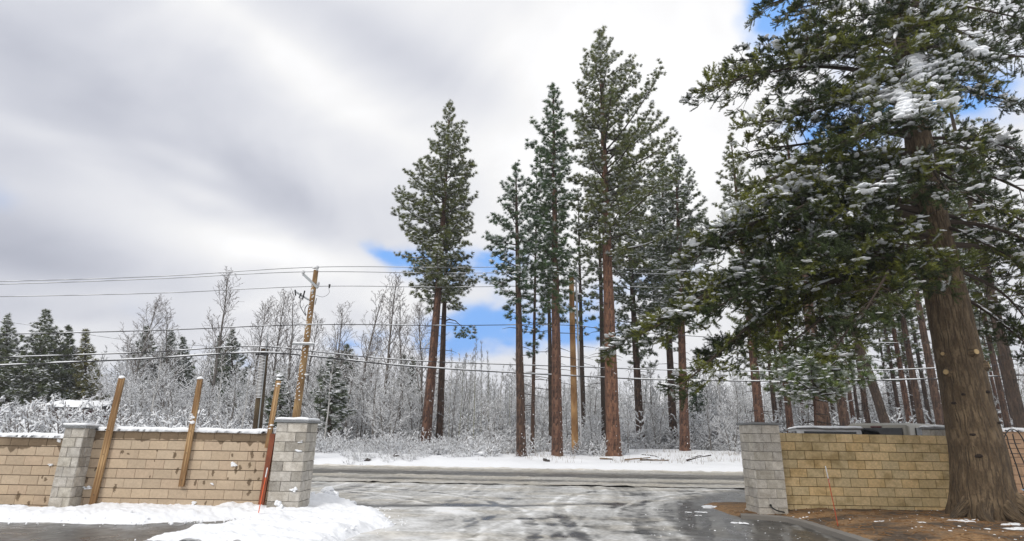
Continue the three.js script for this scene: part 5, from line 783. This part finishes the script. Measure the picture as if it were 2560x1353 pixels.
  // needle spray: a short twig with needles combed along both sides and above
  const spray = (n, L, nl, w, seed) => { const R = rng(seed), p = [], nr = []; for (let i = 0; i < n; i++) { const y = L * (i + 0.5) / n, a = (i % 2 ? 0 : Math.PI) + (R() - 0.5) * 1.9 + 0.0, d = new V3(Math.cos(a) * 0.85, 0.55 + 0.3 * R(), Math.sin(a) * 0.85 + 0.15).normalize(), l = nl * (0.75 + 0.5 * R()), o = new V3(0, y, 0), b = o.clone().addScaledVector(d, l), s = new V3().crossVectors(d, new V3(R() - 0.5, R() - 0.5, R() - 0.5)).normalize(); p.push(o.x - s.x * w, o.y - s.y * w, o.z - s.z * w, o.x + s.x * w, o.y + s.y * w, o.z + s.z * w, b.x, b.y, b.z); const k = new V3().crossVectors(s, d).normalize(); for (let q = 0; q < 3; q++) nr.push(k.x, k.y, k.z); } const g = new THREE.BufferGeometry(); g.setAttribute('position', new THREE.Float32BufferAttribute(p, 3)); g.setAttribute('normal', new THREE.Float32BufferAttribute(nr, 3)); g.setAttribute('uv', new THREE.Float32BufferAttribute(new Float32Array(p.length / 3 * 2), 2)); return g; };
  const SPRAY = spray(46, 0.2, 0.052, 0.0064, 4);
  const R = rng(2024);
  /* boughs: tip in photo pixels, distance of the tip, row on the trunk where it springs, sag */
  const list = [[1902, 22, 12.6, -60, 0.1], [1965, 118, 12.2, 60, 0.1], [1752, 222, 12.4, 170, 0.25], [1850, 150, 13.4, 110, 0.1], [1800, 205, 13.6, 190, 0.2], [1862, 318, 12.4, 270, 0.2], [1850, 390, 13.4, 330, 0.15], [1880, 470, 12.2, 390, 0.2], [1790, 565, 11.8, 470, 0.35], [1850, 590, 12.8, 520, 0.3], [1735, 620, 12.4, 540, 0.35], [1700, 660, 13.2, 560, 0.35], [1690, 790, 12.2, 620, 0.45], [1525, 868, 13.6, 700, 0.5], [1600, 835, 12.4, 690, 0.4], [1700, 962, 12.0, 740, 0.5], [1760, 900, 13.2, 730, 0.4], [1858, 978, 12.4, 760, 0.45], [1960, 880, 11.6, 740, 0.4], [2010, 960, 13.6, 800, 0.3], [1800, 760, 11.4, 640, 0.3], [1900, 690, 11.2, 600, 0.3], [1950, 540, 11.4, 470, 0.3], [2000, 400, 11.2, 350, 0.25], [2010, 260, 11.6, 220, 0.2], [2040, 130, 11.4, 90, 0.15], [2080, 20, 11.6, 0, 0.1], [2150, -40, 11.8, -60, 0.1], [1980, 20, 13.2, -20, 0.1], [2060, 60, 14.2, 30, 0.1], [1900, 250, 14.6, 240, 0.15], [1930, 420, 15.0, 380, 0.2], [1880, 640, 15.0, 560, 0.2], [1800, 840, 15.2, 690, 0.3], [2000, 720, 15.4, 640, 0.2],
    [2130, 350, 10.6, 330, 0.3], [2200, 480, 10.4, 430, 0.35], [2100, 620, 10.4, 540, 0.35], [2150, 800, 10.6, 660, 0.45], [2080, 880, 11.0, 700, 0.4], [2330, 220, 10.6, 170, 0.3], [2260, 300, 10.2, 240, 0.3], [2420, 380, 10.4, 330, 0.3], [2390, 500, 10.4, 400, 0.35], [2470, 520, 10.6, 430, 0.35], [2330, 90, 11.0, 60, 0.2], [2250, 130, 10.6, 80, 0.2], [2400, 40, 11.2, 10, 0.2], [2480, 150, 11.0, 100, 0.2], [2540, 260, 11.6, 200, 0.2], [2600, 60, 12.4, 20, 0.2], [2680, 160, 13.0, 130, 0.2], [2700, 330, 12.8, 280, 0.3], [2680, 430, 11.8, 350, 0.3], [2720, 540, 13.0, 430, 0.3], [2660, 600, 11.6, 480, 0.3], [2740, 700, 13.2, 560, 0.35], [2640, 720, 11.4, 570, 0.35], [2720, 860, 12.4, 640, 0.4], [2600, 840, 14.6, 660, 0.3], [2700, 780, 15.2, 620, 0.3], [2560, 640, 15.2, 540, 0.25], [2500, 420, 15.4, 360, 0.2], [2440, 240, 15.4, 200, 0.2], [2250, 560, 15.6, 500, 0.25], [2200, 700, 15.8, 600, 0.3], [2160, 420, 15.6, 380, 0.2], [2150, 200, 15.4, 170, 0.15], [2620, 920, 13.4, 730, 0.4], [2300, 20, 15.0, -20, 0.1], [2200, -120, 12.8, -130, 0.1], [2350, -100, 12.0, -120, 0.1], [2480, -20, 13.8, -50, 0.1], [2560, 120, 14.8, 60, 0.1], [2300, 60, 11.2, 20, 0.15], [2230, 180, 11.4, 140, 0.15]];
  const laden = { 8: 1.2, 41: 1.2, 40: 0.8, 48: 1, 5: 0.5, 13: 0.6, 36: 0.6, 22: 0.5, 11: 0.5, 12: 0.4, 49: 0.6, 42: 0.4, 53: 0.5 };
  const drop = new Set([17, 19, 26, 30, 33, 37, 42, 52, 58, 64, 66, 71, 75]);
  list.forEach(([tx, ty, td, row, sag], bi) => {
    if (drop.has(bi)) return;
    const end = P(tx, ty, td).sub(base), u0 = yOf(P(2300, row, D).y - base.y), st = curve.getPoint(u0), L = st.distanceTo(end), n = 12, mp = [];
    const side0 = new V3().crossVectors(end.clone().sub(st), UP).normalize();
    for (let k = 0; k <= n; k++) { const u = k / n, q = st.clone().lerp(end, u); q.y += sag * L * 0.32 * Math.sin(Math.PI * Math.pow(u, 0.8)) + 0.05 * Math.sin(u * 9 + bi) * u; q.addScaledVector(side0, 0.12 * Math.sin(u * 4 + bi * 2) * Math.sin(Math.PI * u) * L * 0.3); mp.push(q); }
    const wood = new Tubes(), r0 = clamp(0.014 * L + 0.015, 0.03, 0.14); wood.tube(mp, mp.map((_, k) => lerp(r0, 0.012, Math.pow(k / n, 0.8))), 7);
    const sprays = [], cols = [], sn = [], heavy = laden[bi] || 0, big = [];
    const put = (p, d, up, size = 1) => {
      const y = d.clone().normalize(), x = new V3().crossVectors(y, up).normalize(), z = new V3().crossVectors(x, y), s = size * (0.7 + 0.4 * R()); const m = new THREE.Matrix4().makeBasis(x, y, z).scale(new V3(s, s, s)).setPosition(p); sprays.push(m);
      const k = (0.4 + 1.0 * R()) * 1.5, fr = R() < 0.045 + 0.2 * heavy ? 0.2 + 0.45 * R() : 0, w = sstep(0.45, 0.7, n3(p.x * 1.1, p.y * 1.1, p.z * 1.1 + bi, 4)), c = mix3([0.022, 0.034, 0.007], [0.088, 0.096, 0.011], w); cols.push(rgb(lerp(c[0] * k, 0.6, fr), lerp(c[1] * k, 0.62, fr), lerp(c[2] * k, 0.64, fr)));
void p;
    };
    const ns = Math.round(L * 6.0);
    for (let k = 0; k < ns; k++) {
      const u = 0.16 + 0.84 * (k + R()) / ns, f = Math.min(n - 1, Math.floor(u * n)), q = mp[f].clone().lerp(mp[f + 1], u * n - f), al = new V3().subVectors(mp[f + 1], mp[f]).normalize(), sg = k % 2 ? 1 : -1;
      const lat = new V3().crossVectors(al, UP).normalize(), up = new V3().crossVectors(lat, al).normalize(), d = al.clone().multiplyScalar(0.55 + 0.25 * R()).addScaledVector(lat, sg * (0.6 + 0.3 * R())).add(new V3(0, -0.12 + 0.9 * (R() - 0.45), 0)).normalize();
      const sl = (L * 0.24 * Math.pow(1 - u, 0.55) + 0.22) * (0.55 + 0.75 * R()), e = q.clone().addScaledVector(d, sl).add(new V3(0, -0.06 * sl * sl, 0)), mdl = q.clone().lerp(e, 0.5).add(new V3(0, 0.03, 0)); wood.tube([q, mdl, e], [0.013, 0.009, 0.005], 3);
      const clump = (c, dir, size) => {
        const cl = n3(c.x * 1.0 + 9, c.y * 1.4, c.z * 1.0, 7), m = 5 + Math.floor(R() * 4);
        for (let r = 0; r < m; r++) { const w = dir.clone().multiplyScalar(0.7).add(new V3((R() - 0.5) * 1.7, (R() - 0.3) * 1.3, (R() - 0.5) * 1.7)); put(c.clone().add(new V3((R() - 0.5) * 0.08, (R() - 0.5) * 0.06, (R() - 0.5) * 0.08)), w, up, size); }
        const p = 0.07 + 0.6 * sstep(0.5, 0.66, cl) + heavy * 0.3;
        if (R() < p) { const q = 2 + Math.floor(R() * 4); for (let r = 0; r < q; r++) { const z = (0.018 + 0.045 * R() * R() * (0.5 + cl)) * size; sn.push(TRS(c.x + dir.x * 0.1 + (R() - 0.5) * 0.18, c.y + 0.05 + 0.04 * R(), c.z + dir.z * 0.1 + (R() - 0.5) * 0.18, z * (1 + R()), z * (0.7 + 0.5 * heavy), z * (1 + R()), R() * 6, (R() - 0.5) * 0.5, (R() - 0.5) * 0.5)); } }
      };
      const m = Math.max(2, Math.round(sl / 0.2)), inner = u < 0.3 ? 0.72 : u < 0.5 ? 0.5 : 0.3;
      for (let j = 0; j < m; j++) {
        const v = (j + 1) / m; if (v < inner && R() > 0.15) continue; const c = q.clone().lerp(e, v), td2 = d.clone().multiplyScalar(0.7).addScaledVector(new V3().crossVectors(d, up), (j % 2 ? 1 : -1) * (0.4 + 0.5 * R())).add(new V3(0, (R() - 0.4) * 0.9, 0)).normalize(), tl = 0.08 + 0.28 * R() * Math.min(1, sl);
        const c2 = v > 0.98 ? c : c.clone().addScaledVector(td2, tl); if (v <= 0.98) wood.tube([c, c2], [0.007, 0.004], 3); clump(c2, v > 0.98 ? d : td2, 0.85 + 0.4 * R());
      }
      if (heavy && u > 0.3 && R() < 0.8 * heavy) { const mN = Math.round(sl * 0.6 / 0.08); for (let j = 0; j < mN; j++) { if (R() > 1.1 * heavy) continue; const c = q.clone().lerp(e, 0.6 * (j + R()) / mN), z = 0.045 + 0.06 * R() * heavy; big.push(place(LUMPS[(k + j) % 4], TRS(c.x + (R() - 0.5) * 0.05, c.y + 0.045, c.z + (R() - 0.5) * 0.05, z * 1.2, z * 0.95, z, R() * 6, (R() - 0.5) * 0.4, (R() - 0.5) * 0.4))); } }
    }
    if (heavy > 0.6) for (let k = 0; k < L * 0.6 / 0.06; k++) { const u = 0.3 + 0.62 * k / (L * 0.6 / 0.06), f = Math.floor(u * n), c = mp[f].clone().lerp(mp[f + 1], u * n - f), w = 0.5 + f2(u * 9, bi, 3, 3), z = (0.06 + 0.06 * R()) * w; if (w < 0.8 && R() < 0.6) continue; big.push(place(LUMPS[k % 4], TRS(c.x + (R() - 0.5) * 0.16, c.y + r0 * 0.5 + 0.05, c.z + (R() - 0.5) * 0.16, z * 1.5, z * 1.05, z * 1.4, R() * 6, (R() - 0.5) * 0.3, (R() - 0.5) * 0.3))); }
    for (let j = 0; j < 5; j++) put(mp[n].clone().lerp(mp[n - 1], j * 0.16), mp[n].clone().sub(mp[n - 1]).normalize().add(new V3((R() - 0.5) * 0.6, (R() - 0.3) * 0.6, (R() - 0.5) * 0.6)), UP);
    const b = part('bough', wood.geo(), M.firLimb, t); instances('needles', SPRAY, M.needle, sprays, b, cols); if (sn.length) instances('snow_dusting', RAGGED, snowLump, sn, b);
    if (R() < 0.55) { const a = 3 + Math.floor(R() * 3), q = mp.slice(a, a + 5); big.push(new Tubes().tube(q.map((v) => v.clone().setY(v.y + r0 * 0.55)), q.map((_, k) => (k % 4 ? 1 : 0.3) * (r0 * 0.5 + 0.012)), 6).geo()); }
    if (big.length) part('snow', mergeGeometries(big.map((g) => { const q = g.index ? g.toNonIndexed() : g; for (const k of Object.keys(q.attributes)) if (!['position', 'normal', 'uv'].includes(k)) q.deleteAttribute(k); return q; })), snowLump, b);
  });
}

// ---------------------------------------------------------------- parked cars behind the ochre wall
function car(label, x, z, turn, o) {
  const t = thing('parked_car', label, 'car', undefined, new V3(x, o.y || 0, z)); t.rotation.y = turn; const H = o.H || 1.95, dr = o.drop || 0.2, hw = 0.92, paint = o.paint, glass = std({ color: rgb(0.012, 0.013, 0.015), roughness: 0.08 });
  const ext = (list, depth, bev) => { const s = new THREE.Shape(list.map((q) => new THREE.Vector2(...q))); return new THREE.ExtrudeGeometry(s, { depth: depth - 2 * bev, bevelEnabled: true, bevelSize: bev, bevelThickness: bev, bevelSegments: 4 }).translate(0, 0, -(depth - 2 * bev) / 2); };
  // the tail is at x = 0, the nose at x = 4.9
  part('body', ext([[0.05, 0.45], [0.02, 1.05], [3.4, 1.12], [4.6, 1.02], [4.85, 0.85], [4.88, 0.45]], hw * 2, 0.06), paint, t);
  const cab = part('cabin', ext([[0.05, 1.08], [0.16, H - 0.09], [0.32, H - 0.05], [2.6, H - 0.05], [2.9, H - 0.12], [3.6, 1.1]], hw * 2 - 0.16, 0.09), paint, t); void cab;
  const quad = (a, b, c, d, name) => { const g = new THREE.BufferGeometry(), ctr = [0, 1, 2].map((k) => (a[k] + b[k] + c[k] + d[k]) / 4); const n = new V3().subVectors(new V3(...b), new V3(...a)).cross(new V3().subVectors(new V3(...d), new V3(...a))).normalize().multiplyScalar(0.02); const P4 = [a, b, c, d], out = []; const q = (i, s) => [P4[i][0] + n.x * s, P4[i][1] + n.y * s, P4[i][2] + n.z * s]; const tri = (x1, y1, z1) => out.push(...x1, ...y1, ...z1); tri(q(0, 1), q(1, 1), q(2, 1)); tri(q(0, 1), q(2, 1), q(3, 1)); for (let i = 0; i < 4; i++) { const j = (i + 1) % 4; tri(q(i, -1), q(j, -1), q(j, 1)); tri(q(i, -1), q(j, 1), q(i, 1)); } g.setAttribute('position', new THREE.Float32BufferAttribute(out, 3)); g.computeVertexNormals(); setUV(g, (x1, y1) => [x1, y1]); void ctr; return part(name, g, glass, t); };
  quad([-0.04, 1.18, -0.72], [-0.04, 1.18, 0.72], [0.055, H - dr - 0.03, 0.68], [0.055, H - dr - 0.03, -0.68], 'rear_window');
  for (const s of [1, -1]) { const zz = s * (hw - 0.074); for (const [a, b, c, e] of [[0.42, 1.25, 0.5, 1.25], [1.4, 2.35, 1.4, 2.3], [2.48, 3.2, 2.44, 2.78]]) { const A = [a, 1.2, zz], B = [b, 1.2, zz], C = [e, H - dr - 0.02, zz], Dd = [c, H - dr - 0.02, zz]; s > 0 ? quad(A, B, C, Dd, 'side_window') : quad(B, A, Dd, C, 'side_window'); } }
  quad([3.62, 1.16, 0.68], [3.62, 1.16, -0.68], [3.0, H - 0.2, -0.62], [3.0, H - 0.2, 0.62], 'windscreen');
  for (const s of [1, -1]) { part('tail_lamp', new RoundedBoxGeometry(0.06, 0.34, 0.14, 2, 0.02).translate(-0.03, 0.95, s * 0.8), std({ color: rgb(0.25, 0.01, 0.01), roughness: 0.2 }), t); for (const wx of [0.95, 3.9]) { const w = part('wheel', new THREE.CylinderGeometry(0.37, 0.37, 0.25, 24).rotateX(Math.PI / 2).translate(wx, 0.37, s * 0.82), M.black, t); part('rim', new THREE.CylinderGeometry(0.22, 0.22, 0.27, 16).rotateX(Math.PI / 2).translate(wx, 0.37, s * 0.82), M.steel, w); } }
  if (!o.snow) part('brake_lamp', new RoundedBoxGeometry(0.06, 0.045, 0.3, 2, 0.015).translate(0.07, H - 0.075, 0), std({ color: rgb(0.10, 0.01, 0.012), roughness: 0.25 }), t);
  for (const s of [1, -1]) part('roof_rail', new THREE.CapsuleGeometry(0.02, 1.8, 4, 8).rotateZ(Math.PI / 2).translate(1.5, H + (o.snow ? 0.0 : -0.03), s * 0.66), M.black, t);
  if (o.snow) part('snow', snowSlab(2.95, 1.8, o.snow, 5, 0.07).translate(1.5, H - 0.05, 0), snowLump, t);
}
{
  const D = 17.2, y = 0.06; const a = P(2076, 1085, D);
  car('white snow-roofed car parked behind the ochre wall', a.x, -D, 1.22, { paint: std({ color: rgb(0.72, 0.73, 0.74), roughness: 0.3 }), H: P(2076, 1068, D).y - y, y, snow: 0.08, drop: 0.1 });
  const b = P(2215, 1085, D), H2 = P(2190, 1063, D).y - y + 0.02;
  car('pale beige car with dark windows and red high lamp behind the ochre wall', b.x - 0.35, -D + 0.1, 0.6, { paint: std({ color: rgb(0.34, 0.32, 0.27), roughness: 0.35, metalness: 0.2 }), H: H2, y, drop: 0.075 });
}
// ---------------------------------------------------------------- small things
{ // wire trellis
  const D = 13.1, a = P(2522, 1085, D), t = thing('garden_trellis', 'tall black wire garden trellis leaning at the photo edge by the big trunk', 'trellis', undefined, new V3(P(2560, 1240, D).x, 0.12, -D)); const L = (x, y, dz = 0) => loc(t, P(x, y, D)).add(new V3(0, 0, dz)); void a;
  const bow = (list, r = 0.012) => part('leg', new THREE.TubeGeometry(new THREE.CatmullRomCurve3(list), 40, r, 6), M.black, t);
  bow([L(2500, 1078), L(2516, 1088), L(2522, 1110), L(2540, 1160), L(2560, 1225), L(2575, 1275)]); bow([L(2520, 1100, -0.1), L(2524, 1085, -0.1), L(2537, 1073, -0.1), L(2555, 1080, -0.1), L(2590, 1150, -0.1), L(2620, 1250, -0.1)]); bow([L(2522, 1085, 0.1), L(2530, 1112, 0.1), L(2552, 1160, 0.1), L(2590, 1270, 0.1)]);
  for (const [y, x0, x1] of [[1108, 2520, 2562], [1134, 2527, 2580], [1160, 2536, 2600], [1192, 2548, 2610], [1222, 2558, 2615]]) part('rung', rod(L(x0, y), L(x1, y + 2, -0.1), 0.008), M.black, t);
  const c = P(2556, 1238, 13.0), b = thing('blue_tarp', 'scrap of pale blue tarp on the ground beside the fir roots', 'tarp', undefined, c), g = new THREE.PlaneGeometry(0.3, 0.25, 12, 9), p = g.attributes.position; for (let i = 0; i < p.count; i++) p.setZ(i, 0.12 * f2(p.getX(i) * 6, p.getY(i) * 6, 3, 4)); g.computeVertexNormals(); part('sheet', g.rotateX(-1.0), std({ color: rgb(0.22, 0.36, 0.46), roughness: 0.5, side: THREE.DoubleSide }), b).position.set(0.2, 0, 0);
}
{ // rocks, planks and logs on the far bank
  for (const [l, x, y, s] of [['dark rock alone on the bank snow below the reddish dense pine', 1366, 1154, 0.2], ['small dark rock in the brush below the leaning pines', 989, 1142, 0.2], ['brown rock under the brush left of the leaning pines', 920, 1152, 0.17]]) { const d = Math.min(rt(x, y), 40), p = P(x, y, d), t = thing('rock', l, 'rock', undefined, new V3(p.x, terrain(p.x, p.z), p.z)); part('stone', lumpGeo(x, 3, 0.75, 0.6).scale(s, s, s), std({ color: rgb(0.07, 0.06, 0.055), roughness: 0.95 }), t); part('snow', place(LUMPS[2], TRS(0.02, s * 0.5, -0.03, s * 0.75, s * 0.45, s * 0.7)), snowLump, t); }
  const wood = std({ map: poleTex, color: rgb(0.5, 0.55, 0.62), roughness: 0.9 });
  const logs = [['weathered plank propped up under snow in the clearing', [1562, 1151], [1626, 1144]], ['dark plank lying level at the end of the propped plank', [1600, 1152], [1672, 1153]], ['short dark plank half buried in snow near the tallest pine foot', [1500, 1148], [1530, 1151]], ['thin straight branch rising over the propped plank', [1604, 1136], [1668, 1152]], ['fallen log dotted with snow at the side of the clearing', [1716, 1151], [1778, 1138]]];
  logs.forEach(([l, a, b], i) => { const d = 35.4 + i * 0.15, p = P(...a, d), q = P(...b, d - 0.3), c = p.clone().lerp(q, 0.5), t = thing(i > 2 ? 'fallen_branch' : 'plank', l, i > 2 ? 'log' : 'plank', undefined, c); for (const v of [p, q]) v.y = Math.max(v.y, terrain(v.x, v.z) + 0.06);
    const L = p.distanceTo(q), r = [0.13, 0.11, 0.1, 0.03, 0.07][i]; if (i > 2) part('wood', new Tubes().tube([p, p.clone().lerp(q, 0.5).add(new V3(0, 0.06, 0)), q].map((v) => v.clone().sub(c)), [r, r * 0.9, r * 0.6], 8, { cap: true }).geo(), M.barkDark, t); else { const m = part('wood', new RoundedBoxGeometry(L, 0.07, 0.22, 1, 0.01), wood, t); m.position.copy(p.clone().lerp(q, 0.5).sub(c)); m.rotation.z = Math.atan2(q.y - p.y, q.x - p.x); }
    const s = []; for (let k = 0; k < 14; k++) { if (i === 1 && k % 3) continue; const u = (k + 0.5) / 14, v = p.clone().lerp(q, u).sub(c); s.push(place(LUMPS[k % 4], TRS(v.x, v.y + (i > 2 ? r * 0.7 : 0.035), v.z, L / 16, 0.06, i > 2 ? r : 0.12, k))); } part('snow', mergeGeometries(s), snowLump, t, true); });
}

renderer.render(scene, camera);
